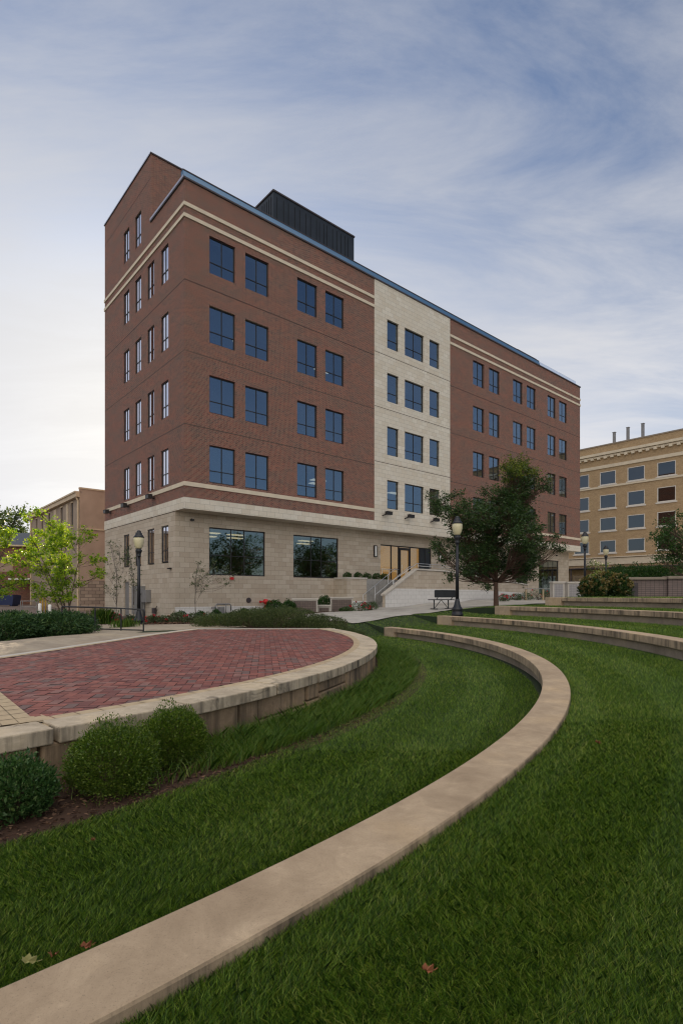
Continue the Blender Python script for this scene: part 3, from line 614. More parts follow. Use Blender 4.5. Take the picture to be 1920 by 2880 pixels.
# floors and core seen through the glass
mb = MB()
for hz in (22.3, 18.15, 14.05, 9.95, 5.0): mb.box(0.35, LB - 0.35, 1.7 if hz == 5.0 else 0.35, LA - 0.35, H(hz) - 0.45, H(hz) - 0.05)
mb.box(0.35, LB - 0.35, REC + .25, LA - .35, H(0.3), H(0.5)); mb.box(6, LB - 1, 6.5, 7.0, H(.5), H(22))
mb.box(14.3, 14.5, REC + .4, 7, H(.5), H(22)); mb.box(25, 25.2, REC + .4, 7, H(.5), H(22))
mb.build('floor_slab', M['inner'], ob)
mb = MB(); mb.box(0.3, LB - 0.3, 0.3, LA - 0.3, H(22.9), H(23.0)); mb.build('roof', M['trim'], ob)
# parapet copings
def parapet_profile(mb, x0, x1, mi0):
    mb.box(x0, x1, -0.07, 0.35, TOPB, TOPB + 0.09, 1)
mb = MB()
mb.box(-0.07, LB + 0.07, -0.08, 0.0, TOPB, TOPB + 0.10, 1)
mb.prism([(-0.07, -0.08, TOPB + 0.10), (-0.07, 0.05, TOPB + 0.50), (-0.07, 0.3, TOPB + 0.50), (-0.07, 0.3, TOPB + 0.1)], (39.0, 0, 0), 0)
mb.box(-0.08, 38.95, 0.03, 0.32, TOPB + 0.50, TOPB + 0.57, 1)
mb.box(38.95, LB + 0.07, 0.0, 0.3, TOPB, TOPB + 0.10, 1)
mb.box(-0.07, 0.0, 0, TW, TOPB - 0.02, TOPB + 0.06, 1); 
mb.box(35.5, 39.2, 0.45, 3.0, TOPB, TOPB + 0.95, 1)
mb.build('parapet_coping', [M['blue_metal'], M['trim']], ob)
mb = MB(); mb.box(-0.09, 0.25, -0.02, TW - 0.01, TOPB + 0.06, TOPB + 0.20); mb.build('parapet_flashing', M['flash'], ob)
mb = MB(); mb.box(-0.06, 2.23, TW - 0.06, LA + .05, TOPT, TOPT + 0.09, 0); mb.box(-0.063, -0.058, TW, LA, TOPT + 0.01, TOPT + 0.1, 1); mb.build('stair_wing_coping', [M['trim'], M['flash']], ob)
mb = MB(); mb.box(39.0, LB - 0.3, 0.35, 0.37, TOPB + .1, TOPB + 0.75); mb.build('glass_railing', mat_glass('clear railing glass', 0.12, (1, 1, 1), (0.9, 0.92, 0.95)), ob)
# roof penthouse
pz = H(29.95); ph = MB(); ph.box(9.06, 17.1, 4.5, 12.5, H(23), pz)
mb2 = MB()
def seams():
    x = 9.06 + 0.3
    while x < 17.0: mb2.box(x, x + 0.03, 4.47, 4.498, H(23), pz - 0.3); x += random.choice((0.3, 0.45, 0.6))
    y = 4.8
    while y < 12.4: mb2.box(9.03, 9.058, y, y + 0.03, H(23), pz - 0.3); y += random.choice((0.3, 0.45))
seams()
p = ph.build('penthouse', M['panel'], ob); mb2.build('seam', M['panel2'], p)
mb = MB(); mb.box(9.0, 17.16, 4.44, 12.56, pz, pz + 0.12); mb.build('penthouse_coping', M['trim'], p)

# windows ------------------------------------------------------------
def make_window(w, h, vbars, hbars, glass, fw=0.06, dep=0.07, axis='B', bar=0.045):
    mb = MB(); pb = MB()
    f = (lambda a, b_, c, d, e, g, m_: m_.box(a, b_, c, d, e, g)) if axis == 'B' else (lambda a, b_, c, d, e, g, m_: m_.box(c, d, a, b_, e, g))
    f(0, fw, 0, dep, 0, h, mb); f(w - fw, w, 0, dep, 0, h, mb); f(fw, w - fw, 0, dep, 0, fw, mb); f(fw, w - fw, 0, dep, h - fw, h, mb)
    for v in vbars: f(v * w - bar / 2, v * w + bar / 2, 0.004, dep - .002, fw, h - fw, mb)
    for q in hbars: f(fw, w - fw, 0.008, dep - .004, q * h - bar / 2, q * h + bar / 2, mb)
    f(fw - 0.01, w - fw + 0.01, 0.035, 0.045, fw - 0.01, h - fw + 0.01, pb)
    o = mb.build('window', M['frame']); p = pb.build('pane', glass, o); return o
protoB = make_window(1.71, 2.2, [0.5], [0.325], M['glass']); protoSn = make_window(1.3, 2.2, [], [0.325], M['glass']); protoSw = make_window(2.3, 2.2, [0.5], [0.325], M['glass'])
protoA = make_window(1.09, 2.2, [0.5], [0.325], M['glass_side'], axis='A')
used = set()
def place(proto, loc):
    if proto.name in used: o = copy_tree(proto)
    else: o = proto; used.add(proto.name)
    o.parent = ob; o.location = loc; return o
lit = []
wins = []
for h in heads:
    for c in lcols + rcols: wins.append((h, c, place(protoB, (c[0], 0.10, H(h - WH)))))
    for i, c in enumerate(scols): wins.append((h, c, place(protoSw if i == 1 else protoSn, (c[0], 0.10, H(h - WH)))))
    for c in acols: place(protoA, (0.05, c[0], H(h - WH)))
for c in acols[2:]: place(protoA, (0.05, c[0], H(23.28)))
for c in acols: place(protoA, (0.05, c[0], H(2.0)))
def blind(win, w, frac):
    mb = MB(); mb.box(0.07, w - 0.07, 0.10, 0.11, 2.13 - 2.06 * frac, 2.13); mb.build('roller_blind', M['blind'], win)
for (h, c, o) in wins:
    k = (round(h, 2), c[0]); w = c[1] - c[0]
    if k in ((17.08, 1.56), (12.97, 7.93)): blind(o, w, 1.0)
    elif k in ((12.97, 16.42), (17.08, 18.41), (17.08, 27.44), (17.08, 29.94), (17.08, 16.42)): blind(o, w, 0.9)
    elif random.random() < 0.4: blind(o, w, random.choice((0.1, 0.12, 0.45)))
def light_bar(u, y, z, lx, ly, t=0.05):
    mb = MB(); mb.box(u, u + lx, y, y + ly, H(z), H(z) + t); mb.build('ceiling_light', M['lamp_strip'], ob)
light_bar(4.2, 1.6, 16.5, 0.1, 1.4); light_bar(4.9, 1.8, 16.5, 0.1, 1.2); light_bar(10.8, 1.8, 16.4, 1.3, 0.1); light_bar(8.0, 1.6, 9.45 - 1.0, 0.5, 0.6); light_bar(10.9, 2.0, 9.35 - .9, 1.2, 0.5); light_bar(12.0, 3.6, 8.6, 0.8, 0.5); light_bar(19.0, 2.0, 8.5, 1.2, 0.5)
for u, y in ((2.6, 2.6), (4.4, 2.6), (3.4, 4.6), (5.4, 4.4), (10.4, 2.8), (11.6, 4.6)): light_bar(u, y, 4.0, 1.1, 0.5)
# big ground floor windows
o = make_window(4.05, 2.94, [0.385, 0.62], [0.42], M['glass_low'], 0.07, 0.1); o.parent = ob; o.location = (2.18, REC + 0.08, H(1.24)); o['label'] = 'wide ground floor window nearest the corner'
o = make_window(4.08, 2.95, [0.39, 0.62], [0.42], M['glass_low'], 0.07, 0.1); o.parent = ob; o.location = (8.52, REC + 0.08, H(1.23)); o['label'] = 'wide ground floor window left of the entrance stair'
for u0, u1, z0, z1 in ((28.6, 32.5, 1.0, 4.0), (36.4, 38.8, 0.0, 3.9), (41.02, 45.32, 0.1, 3.88)):
    o = make_window(u1 - u0, z1 - z0, [0.25, 0.5, 0.75], [], M['glass_low'], 0.08, 0.1); o.parent = ob; o.location = (u0, REC + 0.08, H(z0))
# entrance: glazed screen with door leaf
mb = MB(); pb = MB(); eu = 16.97; eh = 3.0
for x in (0, 1.28, 2.15, 3.55, 4.75, 5.45, 6.13): mb.box(eu + x, eu + x + 0.07, REC + .08, REC + .18, H(1.0), H(4.03))
mb.box(eu, eu + 6.2, REC + .08, REC + .18, H(3.95), H(4.03)); mb.box(eu, eu + 6.2, REC + .08, REC + .18, H(1.0), H(1.08))
screen = mb.build('entrance_screen', M['frame'], ob); pb.box(eu + .05, eu + 4.78, REC + .12, REC + .13, H(1.05), H(3.96)); pb.build('pane', M['glass_entry'], screen)
pb = MB(); pb.box(eu + 4.82, eu + 6.15, REC + .12, REC + .13, H(1.05), H(3.96)); pb.build('dark_panel', M['panel'], screen)
mb = MB(); mb.box(eu + 2.22, eu + 2.40, REC + .05, REC + .12, H(1.08), H(3.9)); mb.box(eu + 3.37, eu + 3.55, REC + .05, REC + .12, H(1.08), H(3.9)); mb.box(eu + 2.4, eu + 3.37, REC + .05, REC + .12, H(1.08), H(1.35)); mb.box(eu + 2.4, eu + 3.37, REC + .05, REC + .12, H(3.7), H(3.9))
dr_ = mb.build('door', M['frame'], ob); mb = MB(); mb.tube([(eu + 2.45, REC - .02, H(1.9)), (eu + 2.45, REC - .02, H(2.5))], 0.015); mb.build('handle', M['steel'], dr_)
mb = MB(); mb.box(eu - 0.2, eu + 6.4, REC + 1.0, REC + 1.05, H(.5), H(4.4)); mb.build('lobby_glow_panel', mat_emit('orange reflection glow', (0.50, 0.27, 0.09), 0.55), ob)  # added glowing panel, its orange stands in for reflections in the entrance glass
for u in (16.2, 24.1):
    mb = MB(); mb.box(u, u + 0.30, REC - 0.13, REC, H(3.0), H(3.06)); mb.box(u, u + 0.30, REC - 0.13, REC, H(3.84), H(3.90)); mb.box(u, u + 0.05, REC - 0.13, REC, H(3.06), H(3.84)); mb.box(u + 0.25, u + 0.3, REC - 0.13, REC, H(3.06), H(3.84))
    s = mb.build('wall_sconce', M['frame'], ob); mb = MB(); mb.box(u + .05, u + .25, REC - 0.11, REC - .01, H(3.06), H(3.84)); mb.build('diffuser', M['white'], s)
# floodlights
def flood(u, z, axis, yy):
    mb = MB()
    if axis == 'B':
        mb.tube([(u, yy, H(z)), (u, yy - 0.35, H(z) + 0.06)], 0.045, 6); mb.box(u - 0.03, u + 0.55, yy - 0.55, yy - 0.3, H(z) + 0.04, H(z) + 0.26); mb.prism([(u - 0.05, yy - 0.58, H(z) + .26), (u + .57, yy - 0.58, H(z) + .26), (u + .57, yy - .28, H(z) + .30), (u - .05, yy - .28, H(z) + .30)], (0, 0, 0.03))
    else:
        mb.tube([(yy, u, H(z)), (yy - 0.3, u, H(z))], 0.05, 6); mb.box(yy - 0.5, yy - 0.22, u - 0.24, u + 0.24, H(z) - 0.06, H(z) + 0.16); mb.prism([(yy - .52, u - .26, H(z) + .16), (yy - .52, u + .26, H(z) + .16), (yy - .2, u + .26, H(z) + .2), (yy - .2, u - .26, H(z) + .2)], (0, 0, 0.02))
    mb.build('floodlight', M['frame'], ob)
for u in (15.9, 18.4, 21.5): flood(u, 6.05, 'B', -0.03)
for v in (4.3, 8.7, 12.4): flood(v, 6.1, 'A', 0.0)
for (u, z) in ((0.9, 4.45), (44.6, 4.4)):
    mb = MB(); mb.box(u, u + 0.22, REC - 0.2, REC - .05, H(z), H(z) + .09); mb.box(u + .08, u + .14, REC - 0.08, REC, H(z) + .02, H(z) + .14); mb.build('security_camera', M['frame'], ob)
mb = MB(); mb.box(-0.2, 0, 1.7, 1.95, H(1.55), H(1.63)); mb.build('security_camera', M['frame'], ob)
mb = MB(); mb.box(3.6, 3.85, REC - 0.08, REC, H(0.98), H(1.14)); mb.build('alarm_box', M['red'], ob)
mb = MB(); mb.lathe([(0.0, 0), (0.17, 0.0), (0.17, 0.06), (0.12, 0.07), (0, 0.07)], 16); v = mb.build('vent', M['trim'], ob); v.location = (4.95, REC, H(-0.32)); v.rotation_euler = (R_(90), 0, 0)
mb = MB(); mb.box(0.1, 0.14, 8.75, 9.75, 0.0, H(0.95)); mb.build('side_door', M['grey_metal'], ob)

# ------------------------------------------------------------------ entrance stair, ramp wall, planter
st = empty('entrance_stair', (*W(14.7, -1.5)[:2], EZ - 0.9), RZ, label='grey concrete entrance stair with pale stone ramp wall and steel handrails', cat='stair')
def T_(u, v, z): return (u - 14.7, v + 1.5, z + 0.9)
mb = MB()
nst = 11; u_s, u_e = 15.3, 18.5; z_s, z_e = -0.9, 1.0
for i in range(nst):
    x0 = u_s + (u_e - u_s) * i / nst; z1 = z_s + (z_e - z_s) * (i + 1) / nst
    a = T_(x0, -1.22, -1.3); b_ = T_(u_e + 0.02, -0.05, z1); mb.box(a[0], b_[0], a[1], b_[1], a[2], b_[2])
a = T_(18.5, -1.22, -1.3); b_ = T_(24.2, 1.2, 1.0); mb.box(a[0], b_[0], a[1], b_[1], a[2], b_[2])
mb.build('steps', M['grey_con'], st)
prof = [(14.71, -1.4), (14.71, -0.02), (18.1, 1.90), (21.3, 1.88), (34.03, 0.93), (34.03, -1.4)]
def slab_poly(mb, pts, v0, v1, mi=0): mb.prism([T_(u, v0, z) for u, z in pts], (0, v1 - v0, 0), mi)
mb = MB(); slab_poly(mb, prof, -1.5, -1.22); mb.build('ramp_wall', M['stone'], st)
mb = MB(); slab_poly(mb, [(14.705, -1.4), (14.705, -0.05), (15.75, 0.50), (26, 0.46), (34.04, 0.20), (34.04, -1.4)], -1.512, -1.5); mb.build('white_facing', M['white_stone'], st)
mb = MB()
for (ua, za), (ub, zb_) in (((14.62, -0.03), (18.1, 1.93)), ((18.1, 1.93), (21.3, 1.91)), ((21.3, 1.91), (34.1, 0.95))):
    mb.prism([T_(ua, -1.58, za), T_(ub, -1.58, zb_), T_(ub, -1.58, zb_ + 0.12), T_(ua, -1.58, za + 0.12)], (0, 0.44, 0))
mb.build('coping', M['cap'], st)
def rail(name, pts, r=0.022, parent=st, mat='steel', posts=(), pmat=None):
    mb = MB(); mb.tube([T_(*p) for p in pts], r, 8)
    for (u, v, z0, z1) in posts: mb.tube([T_(u, v, z0), T_(u, v, z1)], r * 0.95, 8)
    return mb.build(name, M[mat], parent, True)
rail('handrail', [(14.0, -1.15, -0.95), (14.0, -1.15, 0.02), (14.15, -1.15, 0.09), (17.7, -1.15, 2.2), (18.2, -1.15, 2.2)], posts=[(15.9, -1.15, -.5, 1.1), (17.4, -1.15, .3, 2.0)])
rail('handrail', [(13.7, -0.25, -0.95), (13.7, -0.25, 0.02), (13.85, -0.25, 0.09), (17.1, -0.25, 2.05), (17.3, -0.25, 2.05), (17.3, -0.25, 1.0)], posts=[(14.9, -.25, -.9, .7), (16.3, -0.25, 0.2, 1.55)])
rail('handrail', [(15.5, -1.4, 1.02), (18.3, -1.4, 2.45), (21.3, -1.4, 2.42), (34.0, -1.4, 1.42)], posts=[(15.7, -1.4, .5, 1.1), (17.0, -1.4, 1.2, 1.8), (18.4, -1.4, 2.0, 2.44), (19.8, -1.4, 2.0, 2.43), (21.3, -1.4, 2.0, 2.42), (23.5, -1.4, 1.8, 2.24), (26, -1.4, 1.6, 2.05), (29, -1.4, 1.4, 1.8), (32, -1.4, 1.15, 1.57)])
rail('handrail', [(18.4, -1.4, 2.26), (21.3, -1.4, 2.24), (34.0, -1.4, 1.24)], 0.016)
rail('handrail', [(16.7, 0.9, 2.05), (17.6, 0.9, 2.05), (18.2, 0.4, 2.05)], posts=[(16.8, .9, 1.0, 2.1), (17.6, .9, 1, 2.1)])
pl_ = empty('planter_wall', (*W(12.2, -0.15)[:2], EZ - 1.1), RZ, label='stone clad planter box with grey side wall left of the stair', cat='planter')
def T2(u, v, z): return (u - 12.2, v + 0.15, z + 1.1)
mb = MB(); a, b_ = T2(12.2, -0.15, -1.5), T2(14.15, 1.22, 1.18); mb.box(a[0], b_[0], a[1], b_[1], a[2], b_[2]); mb.build('stone_box', M['stone'], pl_)
mb = MB(); a, b_ = T2(14.15, -0.12, -1.5), T2(18.4, 1.22, 1.2); mb.box(a[0], b_[0], a[1], b_[1], a[2], b_[2]); mb.build('grey_wall', M['grey_con'], pl_)
mb = MB(); a, b_ = T2(12.15, -0.2, 1.18), T2(14.2, 1.23, 1.29); mb.box(a[0], b_[0], a[1], b_[1], a[2], b_[2]); mb.build('cap', M['cap'], pl_)
mb = MB(); a, b_ = T2(12.19, -0.165, -1.5), T2(14.16, 1.2, -0.42); mb.box(a[0], b_[0], a[1], b_[1], a[2], b_[2]); mb.build('white_base', M['white_stone'], pl_)

# ------------------------------------------------------------------ tan brick building, right
CB = 76.0
def W3(u, v): q = O2 + B * u + A * v; return q
q = W3(CB, 13.4)
tb = empty('tan_brick_building', (q[0], q[1], EZ - 0.2), RZ, label='older tan brick building with white window surrounds behind on the right', cat='building')
def HC(v): return v + 0.2
# local: y along the front (0 at its visible left end, running negative towards the viewer), x into the block
mb = MB(); ctr = []
y = 11.02 - 13.4 + 8.5
step = 4.26
wy = []
y0 = 8.91 - 13.4      # centre of second column
for k in range(-12, 5): wy.append(y0 + step * k)
rowsC = [(17.75, 19.90), (13.93, 16.15), (10.35, 12.47), (6.8, 8.8)]
holesC = [(yy - 1.25, yy + 1.25, HC(a), HC(b_)) for yy in wy for a, b_ in rowsC] + [(yy - 1.6, yy + 1.6, HC(0.1), HC(3.3)) for yy in wy]
wallB(mb, -60, 16, -0.5, HC(24.2), holesC, y=0.0, depth=0.25, axis='A')
mb.box(0.3, 30, -60, 16, HC(23.2), HC(24.2)); mb.poly([(0, 16, -0.5), (30, 16, -0.5), (30, 16, HC(24.2)), (0, 16, HC(24.2))]); mb.poly([(0, -60, -0.5), (0, -60, HC(24.2)), (30, -60, HC(24.2)), (30, -60, -0.5)]); mb.poly([(30, -60, -.5), (30, -60, HC(24.2)), (30, 16, HC(24.2)), (30, 16, -.5)])
mb.build('brick_wall', M['tan_brick'], tb)
mb = MB(); mb.box(1.5, 1.7, -59, 15, 0, HC(23)); mb.build('interior_wall', M['inner_dark'], tb)
def beltC(z0, z1, pr, mat='cap', nm='belt_course'):
    mb = MB(); mb.box(-pr, 0, -60, 16 + pr, HC(z0), HC(z1)); mb.build(nm, M[mat], tb)
M['cream'] = simple('cream stone', (0.56, 0.49, 0.38), 0.85, var=0.1, scale=1)
beltC(22.55, 22.95, 0.5, 'cream', 'cornice'); beltC(22.2, 22.5, 0.25, 'cream', 'cornice'); beltC(20.45, 20.95, 0.15, 'cream'); beltC(17.3, 17.6, 0.14, 'cream'); beltC(4.9, 5.9, 0.2, 'cream'); beltC(6.0, 6.15, 0.35, 'cream')
mb = MB(); yy = -58
while yy < 15.5: mb.box(-0.42, 0, yy, yy + 0.45, HC(21.95), HC(22.35)); yy += 1.05
mb.build('corbel', M['cream'], tb)
mb = MB(); mb.box(-0.1, 0, -60, 16, HC(24.1), HC(24.3)); mb.build('parapet_cap', M['cap_brown'], tb)
M['frame_cream'] = simple('cream window frame', (0.56, 0.53, 0.49), 0.7, var=0.05)
def window_frame_C(w, h):
    mb = MB(); fw = 0.10
    mb.box(-0.03, 0.12, 0, fw, 0, h); mb.box(-0.03, 0.12, w - fw, w, 0, h); mb.box(-0.03, .12, fw, w - fw, 0, fw * 1.3); mb.box(-0.03, .12, fw, w - fw, h - fw, h); mb.box(-0.16, 0.0, -0.2, w + 0.2, -0.22, -0.0)
    o = mb.build('window', M['frame_cream']); pb = MB(); pb.box(0.08, 0.09, fw - .01, w - fw + .01, fw, h - fw + .01); pb.build('pane', M['glass_dark'], o); return o
pc = window_frame_C(2.5, 2.2); first = True
for yy in wy:
    for a, b_ in rowsC:
        o = pc if first else copy_tree(pc); first = False
        o.parent = tb; o.location = (0.02, yy - 1.25, HC(a)); o.scale = (1, 1, (b_ - a) / 2.2)
mb = MB()
for yy in wy: mb.box(0.1, 0.14, yy - 1.6, yy + 1.6, HC(0.1), HC(3.3))
mb.build('shopfront_glass', M['glass_low'], tb)
mb = MB(); mb.box(-3.2, -0.02, -60, 9, HC(4.2), HC(4.35)); 
for k in range(-9, 2): mb.box(-3.1, -2.95, k * 5.5, k * 5.5 + 0.15, 0, HC(4.2))
mb.build('canopy', M['trim'], tb)
for yy, zt_ in ((-5.0, 26.2), (-7.1, 26.5), (-9.3, 26.6)):
    mb = MB(); mb.box(1.0, 1.4, yy - 0.18, yy + 0.18, HC(24.2), HC(zt_)); mb.box(0.95, 1.45, yy - 0.23, yy + 0.23, HC(zt_), HC(zt_ + 0.08)); mb.build('chimney', M['grey_metal'], tb)

# ------------------------------------------------------------------ old tan building, left, and brick building beyond
qE = W3(1.6, 26.25)
eb = empty('stucco_building', (qE[0], qE[1], EZ - 1.5), RZ, label='old tan stucco building with cream gutter behind the left trees', cat='building')
HE = lambda v: v + 1.5
mb = MB()
eh_ = [(w0, w0 + 0.85, HE(6.75), HE(9.1)) for w0 in (2.2, 6.0, 11.2, 14.4, 17.2)]
wallB(mb, 0, 20.4, -0.3, HE(9.75), eh_, y=0, depth=0.25, axis='A')
mb.build('side_wall', M['stucco2'], eb)
mb = MB(); mb.box(0.01, 26, 0.0, 0.3, HE(1.4), HE(10.15)); mb.box(25.7, 26, 0.3, 20, 0, HE(9.7)); mb.build('front_wall', M['stucco'], eb)
mb = MB(); mb.box(0.0, 26, -0.06, 0.0, -0.3, HE(1.4)); mb.build('rubble_base', M['rubble'], eb)
mb = MB(); mb.box(0.0, 26, -0.1, 0, HE(6.3), HE(6.42)); mb.box(-0.02, 26, -0.05, 0.32, HE(10.15), HE(10.3)); mb.build('ledge', M['gutter'], eb)
mb = MB(); mb.box(-0.35, 0.0, 0, 20.4, HE(9.35), HE(9.75)); mb.box(-0.45, 0.2, 0, 20.5, HE(9.75), HE(9.9)); mb.build('gutter', M['gutter'], eb)
mb = MB(); mb.tube([(-0.25, 0.25, HE(9.4)), (-0.08, 0.25, HE(9.0)), (-0.08, 0.25, 0)], 0.1, 8); mb.tube([(-0.25, 20.2, HE(9.4)), (-0.08, 20.2, HE(9.0)), (-0.08, 20.2, 0)], 0.1, 8); mb.build('downpipe', M['gutter'], eb)
mb = MB(); mb.box(-0.06, 0.0, 3.9, 4.5, HE(6.6), HE(9.2)); mb.box(-0.06, 0, 8.5, 9.4, HE(6.6), HE(9.2)); mb.build('pilaster', M['gutter'], eb)
for h4 in eh_:
    mb = MB(); mb.box(0.12, 0.18, h4[0], h4[1], h4[2], h4[3]); mb.box(0.09, 0.12, h4[0], h4[1], (h4[2] + h4[3]) / 2 - .03, (h4[2] + h4[3]) / 2 + .03)
    o = mb.build('window', M['inner_dark'], eb); mb = MB(); mb.box(-0.07, 0.0, h4[0] - 0.1, h4[1] + 0.1, h4[2] - 0.14, h4[2]); mb.box(-0.04, 0.0, h4[0] - 0.06, h4[1] + 0.06, h4[3], h4[3] + 0.16); mb.build('sill', M['gutter'], o)
mb = MB(); mb.box(0.2, 25.8, 0.2, 20.2, HE(9.2), HE(9.5)); mb.build('roof', M['trim'], eb)
mb = MB(); mb.box(3, 4, 19, 20.2, HE(9.6), HE(11.2)); mb.build('chimney', M['old_brick'], eb)
rb = empty('red_brick_house', (-46, 72, EZ - 1.4), R_(8), label='low red brick building with dark roof at the far left edge', cat='building')
mb = MB(); wallB(mb, -14, 16, -0.3, 8.0, [(-6, -4, 4.5, 6.6), (0.5, 2.5, 4.5, 6.6), (7, 9, 4.5, 6.6), (-1, 1.2, 0, 2.8), (8.5, 11.5, 0, 3)], y=0, depth=0.3); mb.box(-14, 16, 8, 8.3, -0.3, 8.0); mb.box(15.7, 16, .3, 8, -.3, 8.0); mb.build('brick_wall', M['old_brick'], rb)
mb = MB(); mb.prism([(-14.4, -0.5, 8.0), (-14.4, 5, 10.2), (-14.4, 5.3, 10.2), (-14.4, 8.6, 8.0)], (30.8, 0, 0)); o = mb.build('roof', M['panel'], rb)
mb = MB(); mb.box(-14.4, 16.4, -0.55, -0.45, 7.85, 8.05); mb.build('eaves', M['gutter'], rb)
for (a, b_) in ((-6, -4), (0.5, 2.5), (7, 9)): mb = MB(); mb.box(a, b_, 0.15, 0.2, 4.5, 6.6); mb.build('boarded_window', M['stucco'], rb)
mb = MB(); mb.box(-1, 1.2, 0.15, 0.2, 0, 2.8); mb.build('door', M['trim'], rb)
mb = MB(); mb.box(8.5, 11.5, .15, .2, 0, 3); mb.build('door', M['trim'], rb)
mb = MB(); mb.box(3, 9, -2.5, 0, 3.4, 3.6); mb.build('canopy', M['white'], rb)

hall = empty('brick_hall', (-50, 46, EZ - 1.5), math.atan2(0.856, 0.516) , label='plain tan brick hall left of the picture, mirrored in the low side windows', cat='building')
mb = MB(); hh_ = [(x_, x_ + 1.6, z_, z_ + 2.2) for x_ in (-16, -11, -6, -1, 4, 9) for z_ in (1.6, 5.6)]
wallB(mb, -20, 12, -0.5, 9.6, hh_, y=0, depth=0.2); mb.box(-20, 12, 0.3, 12, -0.5, 9.5); mb.build('brick_wall', M['tan_brick'], hall)
mb = MB(); mb.box(-20.3, 12.3, -0.3, 12.2, 9.6, 9.9); mb.build('roof', M['cap'], hall)
for h4 in hh_: mb = MB(); mb.box(h4[0], h4[1], 0.12, 0.18, h4[2], h4[3]); mb.build('window', M['frame'], hall)

# ------------------------------------------------------------------ street lamps
def lamp_mesh():
    e = empty('street_lamp', (0, 0, 0))
    mb = MB(); prof = [(0.23, 0), (0.23, 0.08), (0.20, 0.11), (0.20, 0.22), (0.215, 0.24), (0.215, 0.27), (0.15, 0.36), (0.115, 0.48), (0.085, 0.62), (0.085, 0.66)]
    mb.lathe(prof, 16); mb.build('base', M['post_metal'], e, True)
    mb = MB(); mb.lathe([(0.072, 0.66), (0.052, 2.82)], 14); mb.build('pole', M['post_metal'], e, True)
    mb = MB(); mb.lathe([(0.052, 2.82), (0.085, 2.84), (0.085, 2.88), (0.06, 2.92), (0.11, 3.0), (0.125, 3.05), (0.125, 3.09), (0.085, 3.12), (0.10, 3.17)], 16); mb.build('capital', M['post_metal'], e, True)
    mb = MB(); mb.lathe([(0.095, 3.15), (0.13, 3.19), (0.175, 3.30), (0.20, 3.44), (0.202, 3.52), (0.19, 3.60)], 20); mb.build('globe', M['globe'], e, True)
    mb = MB(); mb.lathe([(0.205, 3.59), (0.205, 3.62), (0.175, 3.66), (0.13, 3.72), (0.125, 3.76), (0.10, 3.78), (0.085, 3.82), (0.08, 3.86), (0.03, 3.89), (0.003, 3.90)], 20); mb.build('cap', M['post_metal'], e, True)
    return e
M['globe'] = simple('frosted cream globe', (0.62, 0.57, 0.38), 0.35, var=0.05)
lp = lamp_mesh()
lamp_spots = [(P(391, 1763, 1.3), EZ - 1.3, 'dark lamp post with acorn globe before the stone corner of the building', 1.02),
              (Vector((D(1285, 20.35), 20.35, 0)), EZ - 0.768, 'dark lamp post standing on the seat wall end block beside the bench', 0.955),
              (Vector((D(1643.5, 31.0), 31.0, 0)), EZ - 0.15, 'dark lamp post behind the hydrangea at the office building end', 0.97),
              (Vector((D(1702.5, 41.0), 41.0, 0)), EZ - 0.15, 'smaller far lamp post in front of the tan brick building', 1.0)]
for i, (p, z, lab, sc) in enumerate(lamp_spots):
    o = lp if i == 0 else copy_tree(lp)
    o.location = (p[0], p[1], z); o.scale = (sc, sc, sc); tag(o, lab, 'street lamp', 'acorn globe street lamps')

# ------------------------------------------------------------------ park bench (perforated metal, seen from behind)
bp_ = Vector((D(1240, 24.5), 24.5)); bz = gz(bp_.x, bp_.y) + 0.03
bn = empty('park_bench', (bp_.x, bp_.y, bz), R_(24), label='black metal park bench beside the path near the lamp post', cat='bench')
sl = 0.92 / 2 * 1.15
mb = MB()
for x0, x1 in ((-sl, -0.012), (0.012, sl)): mb.box(x0, x1, -0.23, 0.23, 0.425, 0.445)
mb.tube([(-sl, -0.24, 0.43), (sl, -0.24, 0.43)], 0.02, 6); mb.tube([(-sl, 0.24, 0.43), (sl, 0.24, 0.43)], 0.02, 6)
for x in (-sl, 0, sl): mb.box(x - .015, x + .015, -0.24, 0.24, 0.415, 0.44)
mb.build('seat', M['post_metal'], bn)
mb = MB()
for x0, x1 in ((-sl, -0.012), (0.012, sl)): mb.box(x0, x1, -0.30, -0.285, 0.56, 0.83)
mb.tube([(-sl, -0.29, 0.55), (sl, -0.29, 0.55)], 0.022, 6); mb.tube([(-sl, -0.31, 0.84), (sl, -0.31, 0.84)], 0.022, 6)
for x in (-sl, 0, sl): mb.box(x - .02, x + .02, -0.31, -0.28, 0.55, 0.84)
mb.build('backrest', M['post_metal'], bn)
for x in (-sl * 0.72, sl * 0.72):
    mb = MB(); mb.tube([(x, 0, 0.42), (x, 0, 0.02)], 0.028, 8); mb.tube([(x, -0.28, 0.02), (x, 0.28, 0.02)], 0.022, 8); mb.tube([(x, 0.1, 0.43), (x, -0.2, 0.43), (x, -0.29, 0.52), (x, -0.30, 0.80)], 0.02, 8); mb.tube([(x * 0.92, 0, 0.06), (0, 0, 0.42)], 0.014, 6); mb.build('leg', M['post_metal'], bn)

